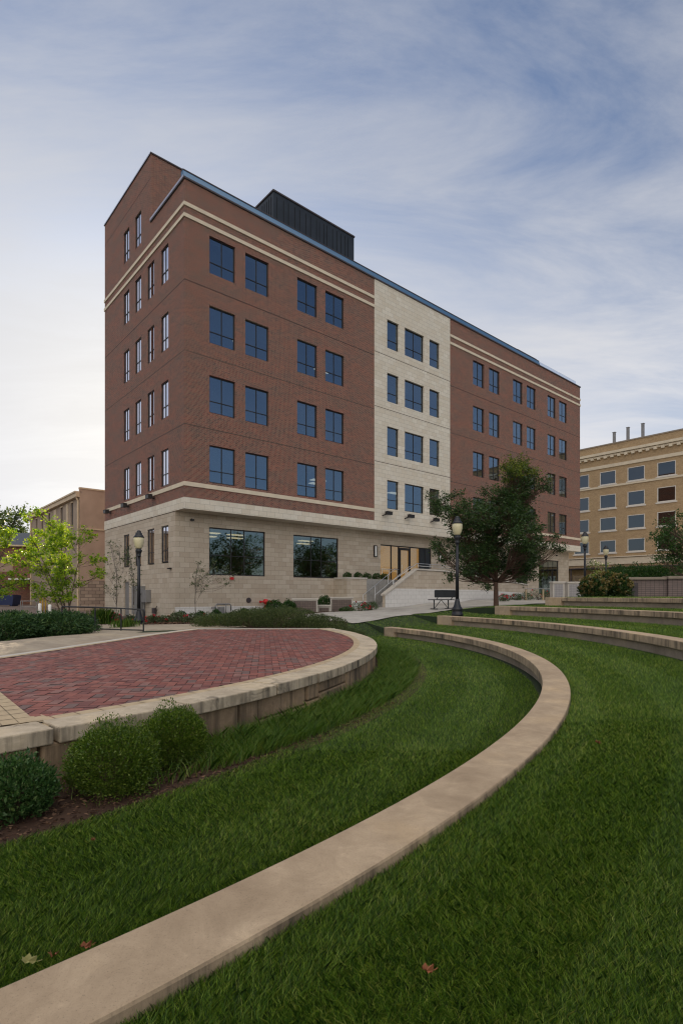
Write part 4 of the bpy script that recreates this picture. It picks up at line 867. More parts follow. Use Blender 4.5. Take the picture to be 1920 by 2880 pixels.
# ------------------------------------------------------------------ tiled stone markers and block wall
def marker(name, x0, x1, depth, htop, hbase, dd, lab, tile, rz=0.0, group=None):
    xa, xb = D(x0, depth), D(x1, depth); w = xb - xa
    e = empty(name, ((xa + xb) / 2, depth, EZ - hbase), rz, label=lab, cat='stone marker', group=group)
    hh = hbase - htop
    mb = MB(); mb.box(-w / 2, w / 2, 0, dd, -0.3, hh - 0.1); mb.build('body', M['cap'], e)
    mb = MB(); mb.box(-w / 2 + 0.09, w / 2 - 0.09, -0.012, 0, -0.25, hh - 0.17); mb.build('tiled_panel', M[tile], e)
    mb = MB(); mb.box(-w / 2 - 0.05, w / 2 + 0.05, -0.06, dd + 0.05, hh - 0.1, hh); o = mb.build('cap', M['cap'], e); bevel_mod(o, 0.01)
    return e
marker('stone_marker', 822, 893, 34.0, 0.19, 1.15, 0.6, 'left tiled stone marker with pale cap behind the spreading shrub', 'mono', R_(4))
marker('stone_marker', 929, 992, 36.0, 0.11, 1.05, 0.6, 'right tiled stone marker with pale cap beside the rose bed', 'mono', R_(6))
marker('stone_marker', 893, 929, 34.8, 0.62, 1.12, 0.4, 'low tiled wall joining the two stone markers', 'mono', R_(6))
marker('stone_marker', 1554, 1586, 34.0, -0.86, 0.2, 0.6, 'pale grey pillar above the far seat wall, left of the pair', 'mono_lt', R_(-4))
marker('stone_marker', 1596, 1641, 35.5, -0.88, 0.2, 0.6, 'pale grey pillar beside the hydrangea, right of the pair', 'mono_lt', R_(-2))
bw_ = empty('block_wall', (13.3, 26.2, EZ - 0.12), R_(-8), label='long low brown grey block wall with cap at the right edge', cat='wall')
mb = MB(); mb.box(0, 2.15, 0, 0.3, -0.2, 0.86); mb.box(2.15, 12, -0.14, 0.3, -0.2, 0.89); mb.build('blocks', M['blockwall'], bw_)
mb = MB(); mb.box(-0.45, 2.1, -0.12, 0.42, 0.86, 0.98); mb.box(2.1, 12, -0.26, 0.42, 0.89, 1.02); o = mb.build('cap', M['cap_brown'], bw_); bevel_mod(o, 0.01)
mb = MB(); mb.box(0.55, 0.85, -0.05, 0, -0.1, 0.72); mb.box(0.60, 0.80, -0.08, -.05, 0.52, 0.66); mb.build('light_niche', M['trim'], bw_)

# ------------------------------------------------------------------ small things
# near left safety rail
def ground_pt(x, y, lift=0.0): return Vector((x, y, gz(x, y) + lift))
fr = empty('safety_railing', (-9.0, 17.0, gz(-9, 17)), label='black tube safety railing along the left walkway', cat='railing')
pts2 = [Vector((D(175, 16.2), 16.2)), Vector((D(268, 16.2), 16.2)), Vector((D(341, 16.2), 16.2)), Vector((D(404, 16.2), 16.2))]
fr.location = (0, 0, 0)
zt = EZ - 0.42; zb0 = EZ - 1.07
tops = [EZ - 0.34, EZ - 0.36, EZ - 0.39, EZ - 0.43]; bots = [EZ - 1.0, EZ - 1.0, EZ - 1.02, EZ - 1.04]
mb = MB(); mb.tube([(pts2[i].x, pts2[i].y, tops[i]) for i in range(4)] + [(pts2[3].x + .04, pts2[3].y, tops[3] - .05), (pts2[3].x + .02, pts2[3].y, tops[3] - .30)], 0.022, 8); mb.build('top_rail', M['post_metal'], fr, True)
mb = MB(); mb.tube([(pts2[i].x, pts2[i].y, bots[i]) for i in range(1, 4)], 0.018, 8); mb.build('bottom_rail', M['post_metal'], fr, True)
for i in range(4):
    mb = MB(); mb.tube([(pts2[i].x, pts2[i].y, EZ - 1.14), (pts2[i].x, pts2[i].y, tops[i])], 0.022, 8); mb.build('post', M['post_metal'], fr)
# bollards
for i, (sx, sy, lab) in enumerate(((113, 1697, 'left white bollard on the service road behind the juniper'), (141, 1700, 'right white bollard on the service road beside the railing'))):
    d_ = 34.0; x = D(sx, d_); zt = EZ - (sy - YH) * d_ / F
    mb = MB(); mb.lathe([(0.1, 0), (0.1, 0.93), (0.085, 0.98), (0.0, 1.0)], 14); o = mb.build('bollard', M['white'], None, True, (x, d_, zt - 1.0)); tag(o, lab, 'bollard', 'white bollards')
for i, (sx, lab) in enumerate(((114, 'first yellow post by the cart at the stucco building'), (121, 'second yellow post beside the stucco building'), (129, 'third yellow post nearest the bright tree'), (28, 'yellow post beside the blue bin at far left'))):
    d_ = 44.0 if sx > 50 else 62; mb = MB(); mb.lathe([(0.05, 0), (0.05, 1.2), (0.04, 1.26), (0, 1.28)], 10); o = mb.build('yellow_post', M['yellow'], None, True, (D(sx, d_), d_, gz(D(sx, d_), d_))); tag(o, lab, 'post')
x_ = D(84, 46); cart = empty('metal_cart', (x_, 46, gz(x_, 46)), 0.3, label='grey tube cart frame parked by the stucco building', cat='cart')
mb = MB()
for sx_ in (-0.6, 0.6):
    for sy_ in (-0.3, 0.3): mb.tube([(sx_, sy_, 0), (sx_, sy_, 1.0)], 0.03, 6)
for z_ in (0.5, 1.0): mb.tube([(-.6, -.3, z_), (.6, -.3, z_), (.6, .3, z_), (-.6, .3, z_), (-.6, -.3, z_)], 0.03, 6)
mb.build('frame', M['grey_metal'], cart)
mb = MB(); mb.prism([(-1.6, -0.7, 0.15), (1.6, -0.7, 0.15), (1.8, -0.8, 1.2), (-1.8, -0.8, 1.2)], (0, 1.5, 0)); mb.box(-1.7, 1.7, -.75, .75, 1.2, 1.28); mb.box(-1.5, -1.3, -.6, .6, 0, .15); mb.box(1.3, 1.5, -.6, .6, 0, .15)
o = mb.build('dumpster', simple('dark blue steel', (0.012, 0.025, 0.09), 0.5), None, False, (D(6, 62), 62, gz(D(6, 62), 62))); tag(o, 'dark blue waste container at the far left edge', 'waste container')
# fire department connection
qf = W3(6.05, REC - 0.35); fd = empty('fire_connection', (qf[0], qf[1], EZ - 1.25), RZ, label='red fire connection with side outlets at the stone wall', cat='fire connection')
mb = MB(); mb.tube([(0, 0, 0), (0, 0, 0.8)], 0.06, 10); mb.lathe([(0.0, 0.66), (0.13, 0.70), (0.19, 0.80), (0.19, 0.88), (0.12, 0.99), (0, 1.01)], 16); mb.lathe([(0.22, .36), (0.13, 0.5), (0.05, 0.62)], 12); mb.build('body', M['red'], fd)
for s_ in (-1, 1): mb = MB(); mb.tube([(0.12 * s_, 0, .82), (0.42 * s_, 0, .82)], 0.055, 10); mb.tube([(0.38 * s_, 0, .82), (0.46 * s_, 0, .82)], 0.085, 10); mb.build('outlet', M['red'], fd)
# gas meter
qg = W3(2.9, REC - 0.4); gm = empty('gas_meter', (qg[0], qg[1], EZ - 1.35), RZ, label='grey gas meter with looped pipes against the stone wall', cat='gas meter')
mb = MB(); mb.tube([(-0.5, 0, 0), (-0.5, 0, 0.72), (-0.4, 0, 0.8), (0.45, 0, 0.8), (0.55, 0, .72), (0.55, 0, 0.4)], 0.045, 8); mb.tube([(-0.75, 0, .55), (-.5, 0, .55)], .04, 8); mb.tube([(0.2, 0, 0), (.2, 0, .8)], .035, 8); mb.build('pipe', M['grey_metal'], gm, True)
mb = MB(); mb.box(-0.3, 0.05, -.12, .12, .2, .62); mb.lathe([(0.0, 0.5), (0.13, .52), (.13, .64), (0, .66)], 12, c=(-.65, 0, 0)); mb.build('meter', M['grey_metal'], gm)
# electrical cabinets on the side wall
qa = W3(-0.15, 6.0); ec = empty('electrical_cabinet', (qa[0], qa[1], EZ - 1.4), RZ, label='grey electrical cabinet with smaller meter box behind the lamp post', cat='cabinet')
mb = MB(); mb.box(-0.12, 0.14, -0.2, 1.5, 0.15, 2.0); mb.build('cabinet', M['grey_metal'], ec)
mb = MB(); mb.box(-0.18, 0.14, -1.15, -0.35, 0.95, 1.75); mb.tube([(-.2, -0.35, 1.5), (-.3, -.3, 1.5)], .09, 10); mb.build('meter_box', M['grey_metal'], ec)
mb = MB(); mb.tube([(-0.02, -0.35, 0), (-0.02, -0.35, .95)], .03, 6); mb.build('conduit', M['grey_metal'], ec)
mb = MB(); mb.box(-0.15, 0.0, -0.1, 0.25, 0.15, 0.5); mb.tube([(-.1, -.2, .45), (-.1, -.45, .62), (-.1, -.5, .4), (-.1, -.3, .2), (-.1, -.2, 0)], .025, 6); o = mb.build('hose_bib', M['trim'], None, False, (W3(-.05, 4.0)[0], W3(-.05, 4.0)[1], EZ - 1.3)); o.rotation_euler = (0, 0, RZ); tag(o, 'dark coiled pipe and small box at the foot of the side wall', 'pipe box')
# low rail at the far ramp
hr = empty('low_railing', (D(1540, 44), 44, gz(D(1540, 44), 44)), R_(8), label='low railing on tan posts by the far entrance', cat='railing')
mb = MB(); mb.tube([(-2, 0, .95), (2.2, -1, .95)], .03, 6); mb.build('rail', M['grey_metal'], hr)
for k in range(4): mb = MB(); mb.box(-1.9 + k * 1.3, -1.8 + k * 1.3, -k * .3, -k * .3 + .1, 0, .95); mb.build('post', M['tan_paver'], hr)
# fallen leaves
def fallen(sx, sy, h, size, mat, lab, rot):
    p = P(sx, sy, h); mb = MB(); n = 11; pts = []
    for i in range(n):
        a = 2 * math.pi * i / n; r = size * (0.55 + 0.45 * abs(math.cos(a * 1.5))) * (1 if i % 2 else 0.8); pts.append((r * math.cos(a) * 1.25, r * math.sin(a) * 0.75, 0.25 * size * math.sin(a * 2) + 0.012 * (i % 2)))
    for i in range(n): mb.poly([(0, 0, -0.15 * size), pts[i], pts[(i + 1) % n]])
    mb.tube([(size * 1.1, 0, 0), (size * 1.7, size * 0.2, size * 0.2)], 0.0015, 5)
    o = mb.build('fallen_leaf', M[mat], None, False, (p.x, p.y, p.z)); o.rotation_euler = (0.35, 0.3, rot); tag(o, lab, 'leaf', 'fallen leaves')
fallen(1200, 2728, 1.095, 0.0225, 'dry_leaf', 'curled orange brown leaf on the near right grass', 0.4)
fallen(80, 2700, 1.36, 0.0285, 'pale_leaf', 'pale yellow leaf on the grass left of the seat wall', 0.2)
fallen(150, 2686, 1.36, 0.024, 'dry_leaf', 'brown leaf beside the pale one, left of the seat wall', 2.4)
fallen(240, 2662, 1.36, 0.0255, 'dry_leaf', 'narrow brown leaf touching the edge of the near seat wall', 0.9)
fallen(1680, 2088, 1.10, 0.0263, 'dry_leaf', 'small brown leaf on the lawn right of the seat wall bend', 0.5)
fallen(262, 2362, 1.38, 0.0165, 'dry_leaf', 'small brown leaf on the lawn near the mulch bed', 1.5)

# ------------------------------------------------------------------ vegetation builders
def rand_dirs(n):
    v = rng.normal(size=(n, 3)); return v / np.linalg.norm(v, axis=1, keepdims=True)
def leaf_quads(c, size, flat=0.35, aspect=0.5, jitter=0.35, dirs=None):
    """rhombic leaves about the given centres"""
    n = len(c); d = rand_dirs(n) if dirs is None else dirs; d = d * np.array([1, 1, 1 - flat]); d /= np.linalg.norm(d, axis=1, keepdims=True)
    s = np.cross(d, rand_dirs(n)); s /= np.linalg.norm(s, axis=1, keepdims=True)
    L1 = (size * (1 + jitter * rng.normal(size=n)).clip(0.4, 1.8))[:, None]
    up = np.cross(d, s) * L1 * 0.12
    v = np.stack([c - d * L1 * 0.5, c + s * L1 * aspect * 0.5 + up, c + d * L1 * 0.5, c - s * L1 * aspect * 0.5 + up], 1)
    return v.reshape(-1, 3)
def in_blob(n, ctr, rad, shell=0.35):
    d = rand_dirs(n); r = (shell + (1 - shell) * rng.random(n) ** 0.5)[:, None]
    return np.array(ctr) + d * r * np.array(rad)
def branch_path(p0, p1, bend=0.12, n=5):
    p0 = np.array(p0, float); p1 = np.array(p1, float); L0 = np.linalg.norm(p1 - p0); out = []
    off = rng.normal(size=3) * L0 * bend
    for i in range(n + 1):
        t = i / n; out.append(p0 + (p1 - p0) * t + off * math.sin(math.pi * t) + np.array([0, 0, -0.06 * L0 * math.sin(math.pi * t)]))
    return out
def tree(name, base, h_trunk, r_trunk, blobs, leaf, bark, label, group=None, twig_n=26, leaves_per=14, leaf_size=0.07, twig_r=0.28, stems=1, top_leaf=None, top_z=None, cat='tree', lean=(0, 0), spread=1.0, branch_from=0.55):
    """blobs: (x, y, z, rx, rz) about the base; every blob gets a limb, the limb gets twigs, every twig a spray of leaves"""
    e = empty(name, base, label=label, cat=cat, group=group)
    tb_ = MB(); fork = np.array([lean[0], lean[1], h_trunk])
    if stems == 1:
        tb_.tube([(0, 0, -0.1), (0, 0, 0.05 * h_trunk), tuple(fork * 0.5 + rng.normal(size=3) * 0.02), tuple(fork)], [r_trunk * 1.45, r_trunk * 1.05, r_trunk * 0.9, r_trunk * 0.78], 10)
    cents = []; tops = []
    maxz = max(b[2] for b in blobs)
    if stems > 1:
        mains = []; order = sorted(blobs, key=lambda b: -b[2]); xs_ = sorted(order[:len(order) // 2], key=lambda b: b[0])
        for k in range(stems):
            t_ = xs_[int((k + 0.5) / stems * len(xs_))]; p0 = np.array([rng.normal() * 0.1, rng.normal() * 0.1, -0.05]); p2 = np.array(t_[:3])
            p1 = p0 * 0.4 + p2 * 0.35 + np.array([0, 0, 0.12 * p2[2]]); pp = [p0 * (1 - t) ** 2 + 2 * t * (1 - t) * p1 + p2 * t * t for t in np.linspace(0, 1, 9)]
            tb_.tube([tuple(p) for p in pp], [r_trunk * (1 - 0.1 * i) for i in range(9)], 7); mains.append(pp)
    for (bx, by, bz_, rx, rz_) in blobs:
        c = np.array([bx, by, bz_])
        if stems == 1:
            # limbs leave the trunk or its leader at a height that suits the blob
            s0 = fork if bz_ < h_trunk + 0.45 * (maxz - h_trunk) else fork + np.array([0, 0, (bz_ - h_trunk) * branch_from])
        else:
            allp = np.array([p for mp_ in mains for p in mp_]); dz = bz_ - allp[:, 2]; dd = np.linalg.norm((allp - c) * np.array([1, 1, 0.8]), axis=1) + np.where(dz < 0.25, 5, 0); s0 = allp[np.argmin(dd)]
        r0 = max(0.008, r_trunk * (0.42 if stems == 1 else 0.35) * min(1, 0.5 + rx))
        pth = branch_path(s0, c, 0.07)
        tb_.tube([tuple(p) for p in pth], [r0 * (1 - 0.75 * i / 5) for i in range(6)], 6)
        n = max(5, int(twig_n * (rx * rx * rz_) ** (2 / 3) / 0.6)); tw = in_blob(n, c, (rx, rx, rz_), 0.45)
        for t_ in tw:
            a = pth[rng.integers(2, 6)]; q_ = branch_path(a, t_, 0.05, 2); tb_.tube([tuple(p) for p in q_], [r0 * 0.28 + .003, r0 * 0.18 + .002, 0.003], 4, caps=False)
            out = t_ - c; out = out / (np.linalg.norm(out) + 1e-6) + np.array([0, 0, 0.3])
            m_ = int(leaves_per * (0.6 + 0.8 * rng.random())); s_ = rng.random((m_, 1)) - 0.35
            lp_ = t_ + out * s_ * twig_r * 1.3 + rng.normal(size=(m_, 3)) * twig_r * np.array([0.36, 0.36, 0.28])
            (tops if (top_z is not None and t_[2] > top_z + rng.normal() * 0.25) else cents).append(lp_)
    if stems == 1 and maxz > h_trunk * 1.6: tb_.tube([tuple(fork), tuple(fork * 1.0 + np.array([0.02, 0, (maxz - h_trunk) * 0.5])), (blobs[0][0], blobs[0][1], maxz)], [r_trunk * 0.75, r_trunk * 0.42, 0.012], 8)
    tb_.build('trunk', M[bark], e, True)
    np_mesh('crown', leaf_quads(np.concatenate(cents), leaf_size), 4, M[leaf], e)
    if tops: np_mesh('top_leaves', leaf_quads(np.concatenate(tops), leaf_size), 4, M[top_leaf], e)  # yellower leaf colour for sprays above the top height
    return e
def shrub(name, base, rx, rz_, leaf, label, n=4000, size=0.03, group=None, lumps=14, ry=None, cat='shrub', flowers=None, fn=40, up=0.3, aspect=0.45, fsize=0.05):
    e = empty(name, base, label=label, cat=cat, group=group)
    ry = ry or rx; cs = []
    for k in range(lumps):
        d = rand_dirs(1)[0]; d[2] = abs(d[2]); c = np.array([d[0] * rx * 0.72, d[1] * ry * 0.72, rz_ * 0.18 + d[2] * rz_ * 0.62])
        m_ = int(n * 0.55) // lumps; dd = rand_dirs(m_); r = (0.55 + 0.45 * rng.random(m_) ** 0.4)[:, None] * (0.75 + 0.3 * rng.random())
        p = c + dd * r * np.array([rx, ry, rz_]) * 0.42; cs.append(p)
    dd = rand_dirs(int(n * 0.75)); bump_ = 1 + 0.15 * np.sin(dd[:, 0] * 8 + rx * 40) * np.sin(dd[:, 1] * 9 + 2) * np.cos(dd[:, 2] * 7) + 0.06 * rng.normal(size=len(dd))
    cs.append(np.array([0, 0, rz_ * 0.48]) + dd * (bump_ * (0.80 + 0.20 * rng.random(len(dd)) ** 0.5))[:, None] * np.array([rx * 0.94, ry * 0.94, rz_ * 0.50]))
    p = np.concatenate(cs); p = p[p[:, 2] > 0.01]
    out = p - np.array([0, 0, rz_ * 0.25]); out /= np.linalg.norm(out, axis=1, keepdims=True)
    dirs = out + rng.normal(size=p.shape) * 0.6 + np.array([0, 0, up])
    np_mesh('foliage', leaf_quads(p, size, flat=0.0, aspect=aspect, dirs=dirs), 4, M[leaf], e)
    mb = MB()
    for k in range(18):
        a = rng.random() * 6.28; r = 0.75 * rng.random() ** .5; mb.tube([(0.05 * math.cos(a), 0.05 * math.sin(a), -0.05), (rx * r * math.cos(a) * .5, ry * r * math.sin(a) * .5, rz_ * .4), (rx * r * math.cos(a), ry * r * math.sin(a), rz_ * (0.85 - 0.3 * r))], [0.012, 0.008, 0.003], 4)
    mb.build('stems', M['bark'], e)
    if flowers:
        f = in_blob(fn, (0, 0, rz_ * 0.55), (rx * .95, ry * .95, rz_ * .5), 0.9); f = f[f[:, 2] > rz_ * .2]
        fc = np.repeat(f, 9, 0) + rng.normal(size=(len(f) * 9, 3)) * fsize * .35
        np_mesh('flowers', leaf_quads(fc, fsize, aspect=0.8), 4, M[flowers], e)
    return e

# ------------------------------------------------------------------ trees
def zb(x, y, dx, dy, k=61.4, bx=0, tz=0): pass
def crown_from_picture(pts, Z, bx, bz_, k, ox, oy, depth=0.55):
    """crown lobes read off the photograph: (zoom x, zoom y, radius) at distance Z -> lobes about the tree's base"""
    out = []
    for (zx, zy, r) in pts:
        sx = ox + k * zx; sy = oy + k * zy; rr_ = r * k * Z / F
        x = (sx - 960) / F * Z - bx; z = (YH - sy) / F * Z + EZ - bz_
        out.append((x, float(rng.normal() * depth), z, rr_, rr_ * 0.95))
    return out
TZ = 25.0; tbx = D(1394, TZ); tbz = gz(tbx, TZ)
lobes = [(1000, 170, 80), (1090, 160, 60), (900, 190, 50), (960, 330, 120), (1080, 330, 120), (1230, 420, 70), (1140, 480, 90), (760, 420, 50), (820, 520, 110), (950, 560, 150), (1080, 620, 130), (680, 630, 110), (520, 640, 90), (440, 620, 60), (230, 590, 90), (120, 490, 35), (320, 540, 45),
    (170, 680, 60), (290, 780, 110), (420, 850, 100), (560, 780, 130), (720, 780, 140), (900, 780, 150), (1090, 800, 130), (1180, 700, 50), (760, 960, 150), (960, 980, 150), (590, 1000, 130), (400, 1000, 120), (230, 1060, 90), (110, 1040, 30), (240, 1160, 60), (480, 1150, 130), (640, 1190, 120), (840, 1180, 150), (1030, 1150, 140), (1160, 1050, 100), (1290, 1040, 90), (1400, 1030, 60), (1430, 930, 28), (1270, 950, 40),
    (330, 1330, 55), (440, 1310, 60), (550, 1290, 70), (650, 1370, 60), (640, 1440, 42), (780, 1290, 80), (960, 1290, 90), (1100, 1290, 90), (1210, 1300, 80), (1230, 1180, 80), (1010, 1380, 40)]
cl = crown_from_picture(lobes, TZ, tbx, tbz, 0.2679, 1180, 1260, 0.8)
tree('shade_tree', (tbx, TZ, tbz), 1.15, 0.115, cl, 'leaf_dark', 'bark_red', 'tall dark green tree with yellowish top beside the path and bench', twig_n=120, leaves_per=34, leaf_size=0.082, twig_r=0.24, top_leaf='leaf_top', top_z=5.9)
# bright multi-stemmed tree, left
LZ = 21.0; lbx = D(190, LZ); lbz = gz(lbx, LZ)
lob = [(720, 250, 70), (600, 350, 60), (700, 380, 80), (860, 420, 80), (570, 480, 60), (740, 520, 100), (950, 520, 80), (1130, 500, 90), (1200, 640, 90), (1330, 670, 40), (560, 680, 90), (720, 700, 110), (900, 700, 110), (1060, 680, 100), (420, 800, 90), (330, 880, 70), (560, 860, 110), (740, 880, 110), (940, 900, 100), (290, 1010, 40), (430, 1000, 70), (640, 1060, 110), (1150, 950, 90), (1290, 900, 60), (1400, 880, 60), (1500, 930, 60), (860, 1100, 120), (1080, 1110, 90), (1330, 1100, 70), (1480, 1130, 60), (350, 1220, 60), (440, 1310, 60), (560, 1230, 90), (760, 1260, 100), (960, 1270, 90), (700, 1400, 90), (900, 1400, 80), (700, 1510, 50), (1130, 1260, 60), (880, 1520, 70), (1140, 1500, 60), (1060, 1400, 60)]
tree('young_tree', (lbx, LZ, lbz), 0.4, 0.035, crown_from_picture(lob, LZ, lbx, lbz, 0.1913, 0, 1400, 0.5), 'leaf_bright', 'bark', 'bright yellow green multi stemmed tree behind the juniper hedge', twig_n=170, leaves_per=20, leaf_size=0.09, twig_r=0.17, stems=5)
L2x = D(-60, 20); lob = [(0, 480, 50), (100, 520, 60), (180, 530, 40), (-80, 560, 100), (30, 640, 90), (-60, 750, 120), (60, 800, 90), (100, 940, 70), (-40, 950, 110), (60, 1130, 60), (170, 1180, 50), (-40, 1150, 90), (80, 1280, 90), (160, 1390, 60), (-30, 1380, 90), (30, 1400, 60)]
tree('young_tree', (L2x, 20, gz(L2x, 20)), 0.4, 0.035, crown_from_picture(lob, 20, L2x, gz(L2x, 20), 0.1913, 0, 1400, 0.45), 'leaf_bright', 'bark', 'bright green tree cut off by the left edge of the picture', twig_n=170, leaves_per=20, leaf_size=0.09, twig_r=0.17, stems=5)
# slender olive saplings by the side wall
def sapling(sx, Z, sp, lab, ox, oy, k, lobes_, n=20, ls=0.07):
    x = D(sx, Z); z = gz(x, Z)
    return tree('sapling', (x, Z, z), 0.9, 0.028, crown_from_picture(lobes_, Z, x, z, k, ox, oy, 0.25), 'leaf_olive', 'bark_grey', lab, 'thin young trees by the stone wall', twig_n=n, leaves_per=11, leaf_size=ls, twig_r=0.15)
z3 = [(120, 1090, 40), (200, 1110, 35), (140, 1170, 55), (220, 1210, 60), (110, 1290, 60), (190, 1320, 70), (250, 1290, 40), (130, 1420, 70), (220, 1430, 60), (170, 1540, 75), (230, 1560, 50), (120, 1590, 45), (180, 1640, 40)]
sapling(328, 26.0, 0, 'thin olive sapling left of the lamp post by the side wall', 280, 1250, 0.2551, z3)
z4 = [(330, 1170, 35), (350, 1230, 50), (330, 1310, 60), (380, 1330, 45), (310, 1400, 50), (370, 1420, 60), (340, 1500, 60), (390, 1530, 40), (370, 1590, 45)]
sapling(376, 26.6, 0, 'thin olive sapling just behind the lamp post', 280, 1250, 0.2551, z4)
z5 = [(1080, 1310, 18), (1075, 1400, 22), (1120, 1370, 25), (1150, 1430, 40), (1060, 1470, 30), (1120, 1500, 60), (1080, 1560, 45), (1210, 1450, 60), (1180, 1530, 45), (1290, 1420, 60), (1280, 1330, 50), (1340, 1480, 50), (1420, 1510, 40), (1030, 1530, 18), (1480, 1400, 60), (1370, 1380, 50), (1400, 1540, 22), (1100, 1610, 25), (1260, 1370, 40)]
sapling(549, 29.5, 0, 'thin leaning sapling in front of the first wide window', 280, 1250, 0.2551, z5, 24)
# right edge tree and background trees
RZt = 34.0; rx0 = D(1935, RZt)
lob = [(1290, 1060, 60), (1380, 1030, 60), (1180, 1150, 60), (1250, 1130, 80), (1350, 1180, 100), (1120, 1220, 40), (1200, 1280, 90), (1300, 1330, 110), (1420, 1280, 120), (1150, 1400, 50), (1250, 1420, 90), (1370, 1430, 90), (1480, 1120, 120), (1560, 1250, 130), (1500, 1400, 110), (1620, 1400, 110), (1650, 1150, 120), (1300, 1500, 50)]
tree('shade_tree', (rx0, RZt, gz(rx0, RZt)), 1.5, 0.13, crown_from_picture(lob, RZt, rx0, gz(rx0, RZt), 0.2977, 1500, 1150, 0.9), 'leaf_mid', 'bark', 'round green tree at the right edge above the block wall', twig_n=30, leaves_per=20, leaf_size=0.13, twig_r=0.32, cat='tree')
def round_tree(x, y, h, r, leaf, lab, n=9, group=None, ls=0.3, tw=5, lpn=22, tr=0.6):
    bl = [(rng.normal() * r * 0.45, rng.normal() * r * 0.45, h * (0.45 + 0.5 * i / n) - r * 0.1, r * rng.uniform(0.32, 0.5), r * rng.uniform(0.28, 0.42)) for i in range(n)]
    return tree('background_tree', (x, y, gz(x, y)), h * 0.3, 0.02 * h, bl, leaf, 'bark', lab, group, twig_n=tw, leaves_per=lpn, leaf_size=ls, twig_r=tr)
round_tree(-64, 102, 20.5, 7.0, 'leaf_far', 'tall tree rising behind the red brick building', 16, tw=2.2, lpn=30, tr=1.0, ls=0.45)
round_tree(-74, 108, 14, 7, 'leaf_far', 'lower tree behind the red brick roof at far left', 10, tw=2, lpn=30, tr=1.0, ls=0.45)
round_tree(-53, 100, 14.5, 5, 'leaf_far', 'tree top between the brick roof and the stucco building', 9, tw=2, lpn=30, tr=1.0, ls=0.45)
# trees out of frame to the right that the ground floor glass mirrors
for (x, y, h, r, lab) in ((21, 24.5, 7.5, 3.0, 'first broad tree on the right lawn mirrored in the wide windows'), (27, 19, 8, 3.2, 'second broad tree on the right lawn mirrored in the wide windows'), (36, 30, 8, 4.5, 'third broad tree far right of the lawn'), (22, 7, 8, 3, 'fourth broad tree right of the viewer'), (44, 18, 10, 6, 'fifth large tree far right of the lawn'), (52, 34, 10, 6, 'sixth large tree beyond the right lawn')):
    round_tree(x, y, h, r, 'leaf_mid', lab, 12, tw=3, lpn=26, tr=0.6, ls=0.24)
round_tree(D(1695, 60), 60, 4.2, 1.6, 'leaf_far', 'small pale green tree before the tan building shopfront', 8, tw=4, lpn=16, ls=0.2, tr=0.4)

# ------------------------------------------------------------------ shrubs
hb = 1.44
shrub('boxwood', (-1.68, 4.02, EZ - hb), 0.33, 0.47, 'leaf_box', 'large round boxwood in front of the stage wall', 24000, 0.017, lumps=26, group='shrubs along the stage wall')
shrub('boxwood', (-1.42, 4.62, EZ - hb), 0.29, 0.48, 'leaf_box', 'second boxwood with long grass at its foot', 16000, 0.018, lumps=16, group='shrubs along the stage wall', up=0.9)
shrub('boxwood', (-2.14, 3.56, EZ - hb), 0.28, 0.36, 'leaf_blue', 'blue green shrub at the left edge of the near bed', 7000, 0.026, lumps=14, group='shrubs along the stage wall', up=0.6)
shrub('boxwood', (-2.50, 3.34, EZ - hb), 0.27, 0.34, 'leaf_blue', 'blue green shrub cut off by the left picture edge', 5000, 0.026, lumps=10, group='shrubs along the stage wall', up=0.6)
# juniper hedge: spreading mounds
jun = [(-9.6, 13.2), (-8.6, 14.0), (-7.8, 15.0), (-9.2, 15.4), (-10.4, 14.6), (-11.4, 15.6), (-12.6, 16.0), (-10.2, 16.6), (-8.4, 16.6), (-13.6, 17.5), (-11.2, 12.6), (-11.9, 14.0)]
jlab = ['nearest the walkway edge', 'second along the walkway', 'right end of the hedge by the railing', 'middle front of the hedge', 'middle left of the hedge', 'left back of the hedge', 'far left back of the hedge', 'back row behind the hedge middle', 'back row next to the railing post', 'farthest left of the hedge', 'cut off by the left picture edge in front', 'left side of the hedge at mid depth']
for (x, y), lb in zip(jun, jlab):
    e = shrub('juniper', (x, y, gz(x, y)), 0.95, 0.62, 'leaf_juniper', 'low spreading dark juniper, ' + lb, 6500, 0.085, lumps=16, group='juniper hedge by the left walkway', up=0.15, aspect=0.28)
# big spreading shrub behind the stage
sp_ = [(-4.1, 18.3, .9, .42), (-3.1, 18.2, 1.0, .58), (-2.1, 18.0, 1.0, .66), (-1.2, 18.2, 1.0, .60), (-0.4, 17.9, .9, .5), (0.15, 17.2, .65, .36), (-1.8, 19.1, 1.0, .62), (-3.0, 19.2, 1.0, .58), (-0.6, 19.0, .8, .5)]
slab = ['far left and lowest', 'left of centre in front', 'tallest in front', 'right of centre in front', 'near the right end', 'at the right tip by the coping', 'back row middle', 'back row left', 'back row right']
for (x, y, r, h), lb in zip(sp_, slab): shrub('spreading_shrub', (x, y, gz(x, y)), r, h, 'leaf_sage', 'grey green shrub behind the stage, ' + lb, 5500, 0.05, lumps=14, group='spreading shrubs behind the stage', up=0.9, aspect=0.3)
